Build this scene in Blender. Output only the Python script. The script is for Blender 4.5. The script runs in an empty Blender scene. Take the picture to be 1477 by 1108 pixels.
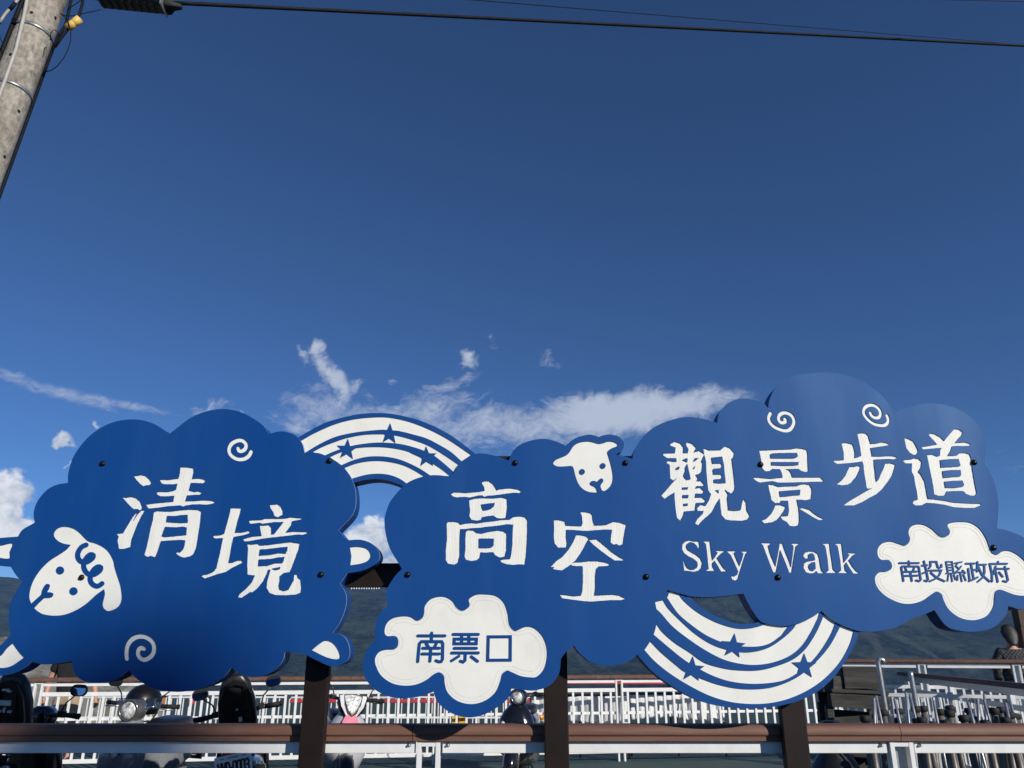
import bpy, bmesh, math, random
import numpy as np
from mathutils import Vector, Matrix, noise
from mathutils.geometry import delaunay_2d_cdt

random.seed(7)
scene = bpy.context.scene
C = scene.collection
R = math.radians

# ------------------------------------------------------------------ camera
CAM_Z, PITCH, FPX = 1.5, R(18.96), 1109.0      # focal length in px of a 1477 px wide frame
cam_data = bpy.data.cameras.new('camera')
cam_data.sensor_width = 36.0
cam_data.lens = FPX / 1477.0 * 36.0
cam_data.clip_start, cam_data.clip_end = 0.05, 20000
cam = bpy.data.objects.new('camera', cam_data)
cam.location = (0, 0, CAM_Z)
cam.rotation_euler = (math.pi / 2 + PITCH, 0, 0)
C.objects.link(cam)
scene.camera = cam

def ray(u, v):
    """direction of the sight line through a point of the picture (1477 x 1108)"""
    a, b = (u - 738.5) / FPX, (554.0 - v) / FPX
    return Vector((a, math.cos(PITCH) - b * math.sin(PITCH), math.sin(PITCH) + b * math.cos(PITCH)))

def at(u, v, Y):
    d = ray(u, v)
    return Vector((d.x * Y / d.y, Y, CAM_Z + d.z * Y / d.y))

def azel(u, v):
    d = ray(u, v).normalized()
    return math.atan2(d.x, d.y), math.asin(d.z)

# ------------------------------------------------------------------ light
SUN = Vector((0.195, -0.205, 0.125)).normalized()       # towards the sun: behind the camera, to the right
SUN_EL = math.asin(SUN.z)
SUN_AZ = math.atan2(SUN.x, SUN.y)
sun_data = bpy.data.lights.new('sun', 'SUN')
sun_data.energy = 4.45
sun_data.angle = R(0.53)
sun_data.color = (1.0, 0.95, 0.87)
sun = bpy.data.objects.new('sun', sun_data)
sun.rotation_euler = (-SUN).to_track_quat('-Z', 'Y').to_euler()
sun.location = (8, -12, 9)
C.objects.link(sun)

scene.view_settings.view_transform = 'Standard'
scene.view_settings.look = 'None'
scene.view_settings.exposure = 0.0
scene.view_settings.gamma = 1.0
scene.view_settings.use_curve_mapping = False
SKY_STRENGTH = 0.094

world = bpy.data.worlds.new('World')
scene.world = world
world.use_nodes = True
world.cycles.sampling_method = 'MANUAL'
world.cycles.sample_map_resolution = 512
wt = world.node_tree
wt.nodes.clear()

def wnode(kind, **kw):
    n = wt.nodes.new(kind)
    for k, v in kw.items():
        setattr(n, k, v)
    return n

def wset(n, i, v):
    if hasattr(v, 'is_output'):
        wt.links.new(v, n.inputs[i])
    elif v is not None:
        n.inputs[i].default_value = v

def wm(op, a, b=None, c=None, clamp=False):
    n = wnode('ShaderNodeMath', operation=op, use_clamp=clamp)
    wset(n, 0, a); wset(n, 1, b); wset(n, 2, c)
    return n.outputs[0]

def wsmooth(x, lo, hi):
    n = wnode('ShaderNodeMapRange', interpolation_type='SMOOTHSTEP')
    wset(n, 0, x); wset(n, 1, lo); wset(n, 2, hi); wset(n, 3, 0.0); wset(n, 4, 1.0)
    return n.outputs[0]

def wnoise(vec, scale, detail, rough=0.55, dist=0.0):
    n = wnode('ShaderNodeTexNoise', noise_dimensions='3D')
    wt.links.new(vec, n.inputs['Vector'])
    n.inputs['Scale'].default_value = scale
    n.inputs['Detail'].default_value = detail
    n.inputs['Roughness'].default_value = rough
    n.inputs['Distortion'].default_value = dist
    return n.outputs[0]

sky = wnode('ShaderNodeTexSky', sky_type='NISHITA', sun_disc=False)
sky.sun_elevation = SUN_EL
sky.sun_rotation = SUN_AZ
sky.altitude = 1750
sky.air_density = 0.8
sky.dust_density = 0.0
sky.ozone_density = 8.6
tc = wnode('ShaderNodeTexCoord')
sep = wnode('ShaderNodeSeparateXYZ')
wt.links.new(tc.outputs['Generated'], sep.inputs[0])
AZ = wm('ARCTAN2', sep.outputs[0], sep.outputs[1])
EL = wm('ARCSINE', sep.outputs[2])

def wvec(x, y, z=0.0):
    n = wnode('ShaderNodeCombineXYZ')
    wset(n, 0, x); wset(n, 1, y); wset(n, 2, z)
    return n.outputs[0]

def blob(u, v, rx, ry, tilt=0.0, w=1.0, straight=False):
    """soft patch of sky where a cloud stands; place and size given in the photograph's pixels"""
    a0, e0 = azel(u, v)
    s = 1.0 / FPX
    dx, dy = wm('SUBTRACT', AZ if straight else AZW, a0), wm('SUBTRACT', EL if straight else ELW, e0)
    ct, st = math.cos(R(tilt)), math.sin(R(tilt))
    px = wm('MULTIPLY', wm('ADD', wm('MULTIPLY', dx, ct), wm('MULTIPLY', dy, st)), 1.0 / (rx * s))
    py = wm('MULTIPLY', wm('ADD', wm('MULTIPLY', dx, -st), wm('MULTIPLY', dy, ct)), 1.0 / (ry * s))
    r2 = wm('ADD', wm('MULTIPLY', px, px), wm('MULTIPLY', py, py))
    return wm('MULTIPLY', wm('EXPONENT', wm('MULTIPLY', r2, -1.0)), w)

def wmax(items):
    r = items[0]
    for i in items[1:]:
        r = wm('MAXIMUM', r, i)
    return r

# cloud edges wander: the sky position is shaken by two octaves of noise before the patches are placed
def wander(seed):
    n1 = wm('MULTIPLY', wm('SUBTRACT', wnoise(wvec(AZ, EL, seed), 18.0, 3.0, 0.6), 0.5), 0.055)
    n2 = wm('MULTIPLY', wm('SUBTRACT', wnoise(wvec(AZ, EL, seed + 3), 70.0, 3.0, 0.6), 0.5), 0.011)
    return wm('ADD', n1, n2)
AZW, ELW = wm('ADD', AZ, wander(11.0)), wm('ADD', EL, wander(21.0))
# high thin cirrus
cir = wmax([blob(740, 616, 250, 44, 1, .80), blob(880, 600, 150, 36, 3, 1.15), blob(960, 588, 130, 28, 4, 1.05), blob(1040, 572, 70, 16, 6, .72), blob(620, 590, 110, 30, 14, .74), blob(470, 590, 95, 40, 0, .70), blob(430, 608, 50, 26, 0, .70),
            blob(482, 545, 58, 20, -50, 1.0), blob(462, 508, 22, 13, 80, 1.0), blob(438, 514, 24, 9, -40, .80), blob(508, 560, 28, 16, 30, .7), blob(668, 519, 20, 15, 25, .90), blob(648, 556, 70, 13, 22, .68), blob(716, 493, 9, 15, 0, .52),
            blob(20, 542, 70, 9, -9, .60, True), blob(70, 562, 120, 12, -8, .68, True), blob(170, 582, 110, 9, -4, .66, True), blob(300, 590, 45, 10, 10, .66), blob(795, 514, 42, 12, -24, .50),
            blob(1465, 668, 60, 16, 3, .40), blob(565, 552, 18, 7, 12, .58), blob(550, 600, 70, 24, 0, .70)])
warp = wnoise(wvec(AZ, EL, 3.1), 7.0, 4.0)
warp = wm('MULTIPLY', wm('SUBTRACT', warp, 0.5), 0.16)
cvec = wvec(wm('ADD', AZ, wm('MULTIPLY', EL, 0.5)), wm('MULTIPLY', wm('ADD', wm('SUBTRACT', EL, wm('MULTIPLY', AZ, 0.16)), warp), 3.0), 0.0)
n_c = wnoise(cvec, 22.0, 7.0, 0.64, 0.5)
n_f = wnoise(wvec(wm('ADD', AZ, wm('MULTIPLY', EL, 1.1)), wm('MULTIPLY', wm('ADD', wm('SUBTRACT', EL, wm('MULTIPLY', AZ, 0.45)), wm('MULTIPLY', warp, 0.6)), 2.6), 5.0), 46.0, 6.0, 0.68, 0.9)
t_c = wm('MULTIPLY', wm('SUBTRACT', n_c, 0.28), 2.3)
t_f = wm('MULTIPLY', wm('SUBTRACT', n_f, 0.28), 2.3)
lack = wm('MULTIPLY', wm('ADD', wm('MULTIPLY', wm('SUBTRACT', 1.0, t_c), 0.62), wm('MULTIPLY', wm('SUBTRACT', 1.0, t_f), 0.48)), wm('SUBTRACT', 1.20, wm('MULTIPLY', cir, 0.60)))
cirrus = wsmooth(wm('SUBTRACT', wm('MULTIPLY', cir, 1.30), lack), -0.10, 1.02)
cirrus = wm('MULTIPLY', cirrus, 0.88)
# heaped clouds low over the ridge
lowband = wm('MULTIPLY', wsmooth(EL, 0.16, 0.06), wsmooth(wnoise(wvec(AZ, EL, 9.0), 2.6, 2.0), 0.52, 0.68))
side = wm('MULTIPLY', lowband, wsmooth(wm('ABSOLUTE', AZ), 0.62, 0.8))
cum = wmax([blob(-8, 720, 50, 44, 20, 1.05), blob(22, 765, 60, 30, 0, 1.0), blob(92, 640, 17, 14, 20, .74), blob(95, 678, 9, 8, 0, .55), blob(532, 778, 46, 42, -20, 1.05),
            blob(560, 830, 60, 26, 0, .95), blob(350, 597, 17, 9, 0, .72), blob(145, 612, 12, 8, 0, .66), blob(500, 838, 60, 22, 0, .9), side])
n_q = wnoise(wvec(AZ, wm('MULTIPLY', EL, 1.15), 1.7), 30.0, 9.0, 0.58, 0.25)
cumulus = wsmooth(wm('ADD', wm('MULTIPLY', cum, 0.75), wm('MULTIPLY', n_q, 0.95)), 0.80, 1.02)
n_s = wnoise(wvec(AZ, wm('MULTIPLY', EL, 1.2), 8.3), 26.0, 7.0, 0.6, 0.3)
shade = wsmooth(n_s, 0.34, 0.62)

def wmix(f, a, b):
    n = wnode('ShaderNodeMix', data_type='RGBA')
    wset(n, 0, f); wset(n, 6, a); wset(n, 7, b)
    return n.outputs[2]

K = 1.0 / SKY_STRENGTH
col = wmix(cirrus, sky.outputs[0], (0.52 * K, 0.58 * K, 0.70 * K, 1))
cumcol = wmix(shade, (0.40 * K, 0.47 * K, 0.60 * K, 1), (0.86 * K, 0.88 * K, 0.92 * K, 1))
col = wmix(cumulus, col, cumcol)
bg = wnode('ShaderNodeBackground')
wt.links.new(col, bg.inputs[0])
bg.inputs[1].default_value = SKY_STRENGTH
wo = wnode('ShaderNodeOutputWorld')
wt.links.new(bg.outputs[0], wo.inputs[0])

# ------------------------------------------------------------------ materials
def pm(name, base, rough=0.6, metal=0.0, var=0.12, scale=18.0, bump=0.0, bscale=None, spec=0.5, coat=0.0, dark=None, darkamt=0.0, dscale=4.0, stretch=None):
    """a procedural surface: base colour with fine variation, patchy dirt, roughness variation and relief"""
    m = bpy.data.materials.new(name)
    m.use_nodes = True
    t = m.node_tree
    b = t.nodes['Principled BSDF']
    tcn = t.nodes.new('ShaderNodeTexCoord')
    src = tcn.outputs['Object']
    if stretch:
        mp = t.nodes.new('ShaderNodeMapping')
        mp.inputs['Scale'].default_value = stretch
        t.links.new(src, mp.inputs[0]); src = mp.outputs[0]
    def nz(s, d=4.0, r=0.55):
        n = t.nodes.new('ShaderNodeTexNoise')
        n.inputs['Scale'].default_value = s; n.inputs['Detail'].default_value = d; n.inputs['Roughness'].default_value = r
        t.links.new(src, n.inputs['Vector'])
        return n.outputs[0]
    def mx(f, a, c, mode='MIX'):
        n = t.nodes.new('ShaderNodeMix'); n.data_type = 'RGBA'; n.blend_type = mode
        for i, v in ((0, f), (6, a), (7, c)):
            if hasattr(v, 'is_output'): t.links.new(v, n.inputs[i])
            else: n.inputs[i].default_value = v
        return n.outputs[2]
    def mr(x, lo, hi, a, c):
        n = t.nodes.new('ShaderNodeMapRange')
        t.links.new(x, n.inputs[0])
        for i, v in ((1, lo), (2, hi), (3, a), (4, c)): n.inputs[i].default_value = v
        return n.outputs[0]
    n1 = nz(scale)
    lo = tuple(max(0.0, c * (1 - var)) for c in base) + (1,)
    hi = tuple(min(1.0, c * (1 + var)) for c in base) + (1,)
    colr = mx(mr(n1, 0.3, 0.7, 0, 1), lo, hi)
    if dark:
        n2 = nz(dscale, 6.0, 0.65)
        colr = mx(mr(n2, 0.48, 0.7, 0, darkamt), colr, tuple(dark) + (1,))
    t.links.new(colr, b.inputs['Base Color'])
    t.links.new(mr(nz(scale * 0.6), 0.3, 0.7, max(0.03, rough - 0.07), min(1, rough + 0.07)), b.inputs['Roughness'])
    b.inputs['Metallic'].default_value = metal
    b.inputs['Specular IOR Level'].default_value = spec
    if coat: b.inputs['Coat Weight'].default_value = coat; b.inputs['Coat Roughness'].default_value = 0.08
    if bump:
        bn = t.nodes.new('ShaderNodeBump')
        bn.inputs['Strength'].default_value = bump
        bn.inputs['Distance'].default_value = 0.004
        t.links.new(nz(bscale or scale * 4, 5.0), bn.inputs['Height'])
        t.links.new(bn.outputs[0], b.inputs['Normal'])
    return m

M = {}
M['blue'] = pm('blue_sheet', (0.002, 0.050, 0.222), 0.55, var=0.05, scale=3.0, bump=0.05, bscale=3.5, dark=(0.012, 0.066, 0.225), darkamt=0.45, dscale=3.2, stretch=(1.6, 1, 0.3), spec=0.55)
M['blue'].node_tree.nodes['Principled BSDF'].inputs['Specular Tint'].default_value = (0.42, 0.72, 1.0, 1)
M['white'] = pm('white_engraved', (0.85, 0.835, 0.76), 0.55, var=0.03, scale=9, bump=0.25, bscale=90, dark=(0.66, 0.65, 0.60), darkamt=0.35, dscale=11, stretch=(3, 1, 0.5))
M['whiteplaque'] = pm('white_routed', (0.84, 0.825, 0.75), 0.5, var=0.03, scale=7, bump=0.12, bscale=60, dark=(0.68, 0.67, 0.61), darkamt=0.3, dscale=8)
M['toolmark'] = pm('router_mark', (0.66, 0.65, 0.59), 0.6, var=0.12, scale=40)
M['whitecore'] = pm('white_core_edge', (0.78, 0.80, 0.82), 0.5, var=0.04)
M['darkbrown'] = pm('dark_brown_steel', (0.0125, 0.0066, 0.005), 0.6, var=0.15, scale=12, bump=0.08, dark=(0.016, 0.0095, 0.0075), darkamt=0.4, dscale=9, spec=0.25)
M['bolt'] = pm('black_bolt', (0.015, 0.015, 0.017), 0.35, metal=0.7, var=0.2)
M['composite'] = pm('brown_composite', (0.155, 0.070, 0.043), 0.62, var=0.14, scale=30, bump=0.25, bscale=120, dark=(0.23, 0.14, 0.10), darkamt=0.5, dscale=14, stretch=(0.12, 1, 1))
M['whitepaint'] = pm('white_paint', (0.78, 0.78, 0.76), 0.45, var=0.04, scale=10, dark=(0.60, 0.59, 0.55), darkamt=0.3, dscale=9)
M['oldbrown'] = pm('weathered_brown', (0.13, 0.062, 0.040), 0.75, var=0.25, scale=24, bump=0.3, dark=(0.06, 0.035, 0.025), darkamt=0.6, dscale=7)
M['galv'] = pm('galvanised_steel', (0.42, 0.43, 0.44), 0.38, metal=0.75, var=0.12, scale=30)
M['steelpost'] = pm('brushed_steel', (0.13, 0.122, 0.11), 0.5, metal=0.35, var=0.3, scale=16, dark=(0.10, 0.06, 0.03), darkamt=0.5, dscale=5)
M['rubber'] = pm('black_rubber', (0.009, 0.009, 0.010), 0.75, var=0.2, bump=0.1)
M['plastic'] = pm('black_plastic', (0.012, 0.012, 0.013), 0.36, var=0.2, bump=0.08)
M['glossblack'] = pm('gloss_black_paint', (0.008, 0.008, 0.009), 0.16, var=0.1, coat=0.7)
M['greypaint'] = pm('grey_paint', (0.20, 0.205, 0.215), 0.28, var=0.06, coat=0.5)
M['silver'] = pm('silver_paint', (0.52, 0.52, 0.53), 0.32, metal=0.15, var=0.05, coat=0.4)
M['gunmetal'] = pm('gunmetal_paint', (0.17, 0.16, 0.15), 0.25, metal=0.6, var=0.08, coat=0.5)
M['pink'] = pm('pink_paint', (0.66, 0.16, 0.24), 0.3, var=0.05, coat=0.4)
M['chrome'] = pm('chrome', (0.75, 0.75, 0.76), 0.10, metal=1.0, var=0.03)
M['mirror'] = pm('mirror_glass', (0.80, 0.83, 0.87), 0.03, metal=1.0, var=0.0)
M['lens'] = pm('lamp_lens', (0.55, 0.55, 0.54), 0.16, metal=0.05, var=0.75, scale=26, bump=0.9, bscale=60, coat=0.6)
M['redlens'] = pm('red_lens', (0.40, 0.012, 0.012), 0.18, var=0.15, scale=60, coat=0.6)
M['amber'] = pm('amber_lens', (0.65, 0.28, 0.05), 0.2, var=0.1, coat=0.5)
M['plate'] = pm('plate_white', (0.78, 0.78, 0.76), 0.4, var=0.04)
M['ink'] = pm('black_ink', (0.012, 0.012, 0.014), 0.5, var=0.1)
M['sticker'] = pm('white_sticker', (0.72, 0.72, 0.72), 0.45, var=0.1)
M['concrete'] = pm('pole_concrete', (0.32, 0.285, 0.235), 0.88, var=0.42, scale=34, bump=0.8, bscale=120, dark=(0.115, 0.098, 0.078), darkamt=1.0, dscale=3.0, stretch=(1, 1, 0.7))
M['cable'] = pm('black_cable', (0.005, 0.005, 0.006), 0.7, var=0.2, spec=0.2)
M['greycable'] = pm('grey_conduit', (0.40, 0.38, 0.35), 0.55, var=0.1)
M['yellowtube'] = pm('yellow_sleeve', (0.72, 0.47, 0.10), 0.5, var=0.1, scale=30)
M['asphalt'] = pm('asphalt', (0.055, 0.055, 0.056), 0.9, var=0.3, scale=60, bump=0.4)
M['court'] = pm('green_coating', (0.030, 0.062, 0.055), 0.75, var=0.14, scale=1.6, bump=0.15, bscale=80, dark=(0.055, 0.078, 0.07), darkamt=0.5, dscale=1.1)
M['timber'] = pm('grey_weathered_timber', (0.05, 0.047, 0.043), 0.85, var=0.45, scale=10, bump=0.5, bscale=40, dark=(0.014, 0.013, 0.012), darkamt=0.7, dscale=3.0, stretch=(0.35, 2.5, 2.5))
M['pillar'] = pm('brown_timber', (0.075, 0.045, 0.03), 0.75, var=0.3, scale=12, bump=0.4, stretch=(3, 3, 0.3), dark=(0.02, 0.014, 0.01), darkamt=0.5)
M['sheet'] = pm('white_sheet', (0.70, 0.70, 0.69), 0.6, var=0.06, scale=6, bump=0.3, bscale=14)
M['red'] = pm('red_band', (0.52, 0.04, 0.06), 0.5, var=0.1)
M['yellow'] = pm('yellow_plate', (0.78, 0.42, 0.03), 0.5, var=0.06)
M['orange'] = pm('orange_board', (0.42, 0.17, 0.045), 0.55, var=0.1)
M['skin'] = pm('skin', (0.50, 0.26, 0.18), 0.55, var=0.08, scale=8)
M['blackcloth'] = pm('black_cotton', (0.010, 0.010, 0.011), 0.9, var=0.2, bump=0.3, bscale=30)
M['khaki'] = pm('khaki_cotton', (0.33, 0.245, 0.16), 0.9, var=0.1, bump=0.3, bscale=25)
M['hair'] = pm('black_hair', (0.008, 0.007, 0.007), 0.5, var=0.3, bump=0.6, bscale=60, stretch=(3, 3, 0.5))
M['straw'] = pm('beige_straw', (0.62, 0.50, 0.36), 0.8, var=0.12, scale=60, bump=0.5, bscale=120)
M['helmet'] = pm('helmet_black', (0.006, 0.006, 0.007), 0.40, var=0.1, spec=0.4)
M['rock'] = pm('rock_bank', (0.17, 0.165, 0.15), 0.95, var=0.4, scale=5, bump=0.8, bscale=12, dark=(0.10, 0.085, 0.035), darkamt=0.8, dscale=1.6)
M['leaf'] = pm('leaf_green', (0.10, 0.19, 0.03), 0.6, var=0.3, scale=30)
M['shoe'] = pm('dark_shoe', (0.03, 0.03, 0.032), 0.7, var=0.2)

def check_shirt():
    m = pm('dark_check_shirt', (0.02, 0.021, 0.024), 0.85, var=0.2)
    t = m.node_tree
    b = t.nodes['Principled BSDF']
    tcn = t.nodes.new('ShaderNodeTexCoord')
    ck = t.nodes.new('ShaderNodeTexChecker')
    ck.inputs['Scale'].default_value = 38
    ck.inputs[1].default_value = (0.006, 0.006, 0.008, 1)
    ck.inputs[2].default_value = (0.06, 0.063, 0.07, 1)
    t.links.new(tcn.outputs['Object'], ck.inputs[0])
    t.links.new(ck.outputs[0], b.inputs['Base Color'])
    return m
M['check'] = check_shirt()

def brush_lines(m, sc, rot, amt=0.5, wave='BANDS'):
    """tool marks left in the white by the router: fine parallel ridges"""
    t = m.node_tree
    b = t.nodes['Principled BSDF']
    tcn = t.nodes.new('ShaderNodeTexCoord')
    w = t.nodes.new('ShaderNodeTexWave')
    w.wave_type = wave
    w.bands_direction = rot if wave == 'BANDS' else 'X'
    w.inputs['Scale'].default_value = sc
    w.inputs['Distortion'].default_value = 2.2
    w.inputs['Detail'].default_value = 3
    w.inputs['Detail Scale'].default_value = 1.4
    t.links.new(tcn.outputs['Object'], w.inputs[0])
    bn = t.nodes.new('ShaderNodeBump')
    bn.inputs['Strength'].default_value = amt
    bn.inputs['Distance'].default_value = 0.002
    t.links.new(w.outputs['Fac'], bn.inputs['Height'])
    old = b.inputs['Normal'].links[0].from_socket if b.inputs['Normal'].links else None
    if old: t.links.new(old, bn.inputs['Normal'])
    t.links.new(bn.outputs[0], b.inputs['Normal'])
brush_lines(M['white'], 38, 'X', 0.22)

# ------------------------------------------------------------------ mesh helpers
def catmull(pts, closed=False, step=2.0):
    P = [Vector((p[0], p[1])) for p in pts]
    n = len(P)
    out = []
    for i in range(n if closed else n - 1):
        p1, p2 = P[i], P[(i + 1) % n]
        p0 = P[(i - 1) % n] if (closed or i > 0) else p1 * 2 - p2
        p3 = P[(i + 2) % n] if (closed or i + 2 < n) else p2 * 2 - p1
        k = max(1, int((p2 - p1).length / step))
        for j in range(k):
            t = j / k
            out.append(0.5 * ((2 * p1) + (p2 - p0) * t + (2 * p0 - 5 * p1 + 4 * p2 - p3) * t * t + (3 * p1 - p0 - 3 * p2 + p3) * t ** 3))
    if not closed:
        out.append(P[-1])
    return [(p.x, p.y) for p in out]

def inside(pts, poly):
    """non-zero winding test of many points against one loop"""
    poly = np.asarray(poly, float)
    x, y = pts[:, 0], pts[:, 1]
    w = np.zeros(len(pts), int)
    mnx, mny = poly.min(0); mxx, mxy = poly.max(0)
    sel = np.where((x >= mnx) & (x <= mxx) & (y >= mny) & (y <= mxy))[0]
    if len(sel) == 0:
        return w != 0
    xs, ys = x[sel], y[sel]
    ww = np.zeros(len(sel), int)
    for i in range(len(poly)):
        x1, y1 = poly[i - 1]; x2, y2 = poly[i]
        side = (x2 - x1) * (ys - y1) - (xs - x1) * (y2 - y1)
        ww += ((y1 <= ys) & (y2 > ys) & (side > 0)).astype(int)
        ww -= ((y1 > ys) & (y2 <= ys) & (side < 0)).astype(int)
    w[sel] = ww
    return w != 0

def region_test(pts, reg):
    r = np.zeros(len(pts), bool)
    for a in reg['add']: r |= inside(pts, a)
    for s in reg['sub']: r &= ~inside(pts, s)
    return r

def fill(adds, holes=()):
    """triangulate union(adds regions) minus holes (regions); returns 2D points, triangles"""
    V, E = [], []
    for reg in list(adds) + list(holes):
        for loop in reg['add'] + reg['sub']:
            s = len(V)
            V += [Vector(p) for p in loop]
            E += [(s + i, s + (i + 1) % len(loop)) for i in range(len(loop))]
    ov, oe, of, _, _, _ = delaunay_2d_cdt(V, E, [], 0, 1e-3)
    P = np.array([(p.x, p.y) for p in ov])
    T = np.array([tuple(f) for f in of], int)
    cen = P[T].mean(1)
    area = np.abs((P[T[:, 1], 0] - P[T[:, 0], 0]) * (P[T[:, 2], 1] - P[T[:, 0], 1]) - (P[T[:, 2], 0] - P[T[:, 0], 0]) * (P[T[:, 1], 1] - P[T[:, 0], 1]))
    keep = np.zeros(len(T), bool)
    for reg in adds: keep |= region_test(cen, reg)
    for reg in holes: keep &= ~region_test(cen, reg)
    keep &= area > 1e-6
    return P, T[keep]

class MB:
    """collects geometry for one mesh object"""
    def __init__(self):
        self.v, self.f, self.m, self.s = [], [], [], []
    def add(self, verts, faces, mat=0, smooth=False):
        o = len(self.v)
        self.v += [tuple(p) for p in verts]
        for f in faces:
            self.f.append(tuple(i + o for i in f)); self.m.append(mat); self.s.append(smooth)
        return self
    def box(self, c, s, rot=None, mat=0, bev=0.0):
        bm = bmesh.new()
        bmesh.ops.create_cube(bm, size=1)
        bmesh.ops.scale(bm, vec=s, verts=bm.verts)
        if bev: bmesh.ops.bevel(bm, geom=bm.edges[:], offset=bev, segments=2, affect='EDGES', profile=0.6)
        mtx = Matrix.Translation(c) @ (rot.to_4x4() if rot else Matrix())
        bm.transform(mtx)
        bm.verts.index_update()
        self.add([v.co for v in bm.verts], [[v.index for v in f.verts] for f in bm.faces], mat, False)
        bm.free(); return self
    def tube(self, pts, r, n=8, mat=0, caps=True, smooth=True, flat=1.0):
        P = [Vector(p) for p in pts]
        rad = r if isinstance(r, (list, tuple)) else [r] * len(P)
        vs, fs = [], []
        up = None
        for i, p in enumerate(P):
            d = (P[min(i + 1, len(P) - 1)] - P[max(i - 1, 0)]).normalized()
            if up is None:
                up = d.orthogonal().normalized()
                if abs(d.z) < 0.9: up = (Vector((0, 0, 1)) - d * d.z).normalized()
            else:
                up = (up - d * up.dot(d)).normalized()
            b = d.cross(up)
            for k in range(n):
                a = 2 * math.pi * k / n
                vs.append(p + up * math.cos(a) * rad[i] * flat + b * math.sin(a) * rad[i])
        for i in range(len(P) - 1):
            for k in range(n):
                fs.append((i * n + k, i * n + (k + 1) % n, (i + 1) * n + (k + 1) % n, (i + 1) * n + k))
        self.add(vs, fs, mat, smooth)
        if caps:
            o = len(self.v) - len(vs)
            self.f.append(tuple(o + k for k in reversed(range(n)))); self.m.append(mat); self.s.append(False)
            self.f.append(tuple(o + (len(P) - 1) * n + k for k in range(n))); self.m.append(mat); self.s.append(False)
        return self
    def loft(self, rings, mat=0, caps=True, smooth=True, closed=False):
        n = len(rings[0])
        vs = [p for r in rings for p in r]
        fs = []
        m = len(rings)
        for i in range(m if closed else m - 1):
            for k in range(n):
                fs.append((i * n + k, i * n + (k + 1) % n, ((i + 1) % m) * n + (k + 1) % n, ((i + 1) % m) * n + k))
        self.add(vs, fs, mat, smooth)
        if caps and not closed:
            o = len(self.v) - len(vs)
            self.f.append(tuple(o + k for k in reversed(range(n)))); self.m.append(mat); self.s.append(smooth)
            self.f.append(tuple(o + (m - 1) * n + k for k in range(n))); self.m.append(mat); self.s.append(smooth)
        return self
    def lathe(self, prof, n=20, mtx=None, mat=0, smooth=True):
        """profile of (radius, height) turned about local z"""
        mtx = mtx or Matrix()
        rings = [[mtx @ Vector((r * math.cos(2 * math.pi * k / n), r * math.sin(2 * math.pi * k / n), h)) for k in range(n)] for r, h in prof]
        return self.loft(rings, mat, True, smooth)
    def prism(self, poly, d0, d1, mtx, mat=0):
        n = len(poly)
        a = [mtx @ Vector((x, y, d0)) for x, y in poly]; b = [mtx @ Vector((x, y, d1)) for x, y in poly]
        self.add(a + b, [tuple(reversed(range(n))), tuple(range(n, 2 * n))] + [(i, (i + 1) % n, n + (i + 1) % n, n + i) for i in range(n)], mat)
        return self
    def build(self, name, mats, parent=None, off=None, fix=True):
        me = bpy.data.meshes.new(name)
        off = Vector(off) if off is not None else Vector((0, 0, 0))
        me.from_pydata([Vector(p) - off for p in self.v], [], self.f)
        for m in (mats if isinstance(mats, (list, tuple)) else [mats]): me.materials.append(m)
        me.polygons.foreach_set('material_index', self.m)
        me.polygons.foreach_set('use_smooth', self.s)
        if fix:
            bm = bmesh.new(); bm.from_mesh(me)
            bmesh.ops.recalc_face_normals(bm, faces=bm.faces)
            bm.to_mesh(me); bm.free()
        me.update()
        o = bpy.data.objects.new(name, me)
        C.objects.link(o)
        if parent: o.parent = parent
        return o

def tag(o, label=None, cat=None, group=None, kind=None):
    for k, v in (('label', label), ('category', cat), ('group', group), ('kind', kind)):
        if v: o[k] = v
    return o

def empty(name, loc=(0, 0, 0), rot=(0, 0, 0)):
    o = bpy.data.objects.new(name, None)
    o.empty_display_size = 0.1
    o.location = loc; o.rotation_euler = rot
    C.objects.link(o)
    return o

def share(o, parent, loc=(0, 0, 0), rot=None, name=None):
    """another piece with the same mesh"""
    c = bpy.data.objects.new(name or o.name.split('.')[0], o.data)
    c.location = loc
    if rot: c.rotation_euler = rot
    C.objects.link(c); c.parent = parent
    return c

def rrect(w, h, r, n=4):
    """rounded rectangle, centred"""
    out = []
    for cx, cy, a0 in ((w / 2 - r, h / 2 - r, 0), (-w / 2 + r, h / 2 - r, 90), (-w / 2 + r, -h / 2 + r, 180), (w / 2 - r, -h / 2 + r, 270)):
        for k in range(n + 1):
            a = R(a0 + 90 * k / n)
            out.append((cx + r * math.cos(a), cy + r * math.sin(a)))
    return out

def sweep(prof, path_x0, path_x1, y, z):
    """straight extrusion along x of a (y,z) profile"""
    a = [Vector((path_x0, y + p[0], z + p[1])) for p in prof]
    b = [Vector((path_x1, y + p[0], z + p[1])) for p in prof]
    return [a, b]

# ------------------------------------------------------------------ the setting
def slab(name, x0, x1, y0, y1, z, mat):
    mb = MB()
    mb.add([(x0, y0, z), (x1, y0, z), (x1, y1, z), (x0, y1, z)], [(0, 1, 2, 3)])
    return tag(mb.build(name, mat), kind='structure')

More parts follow.
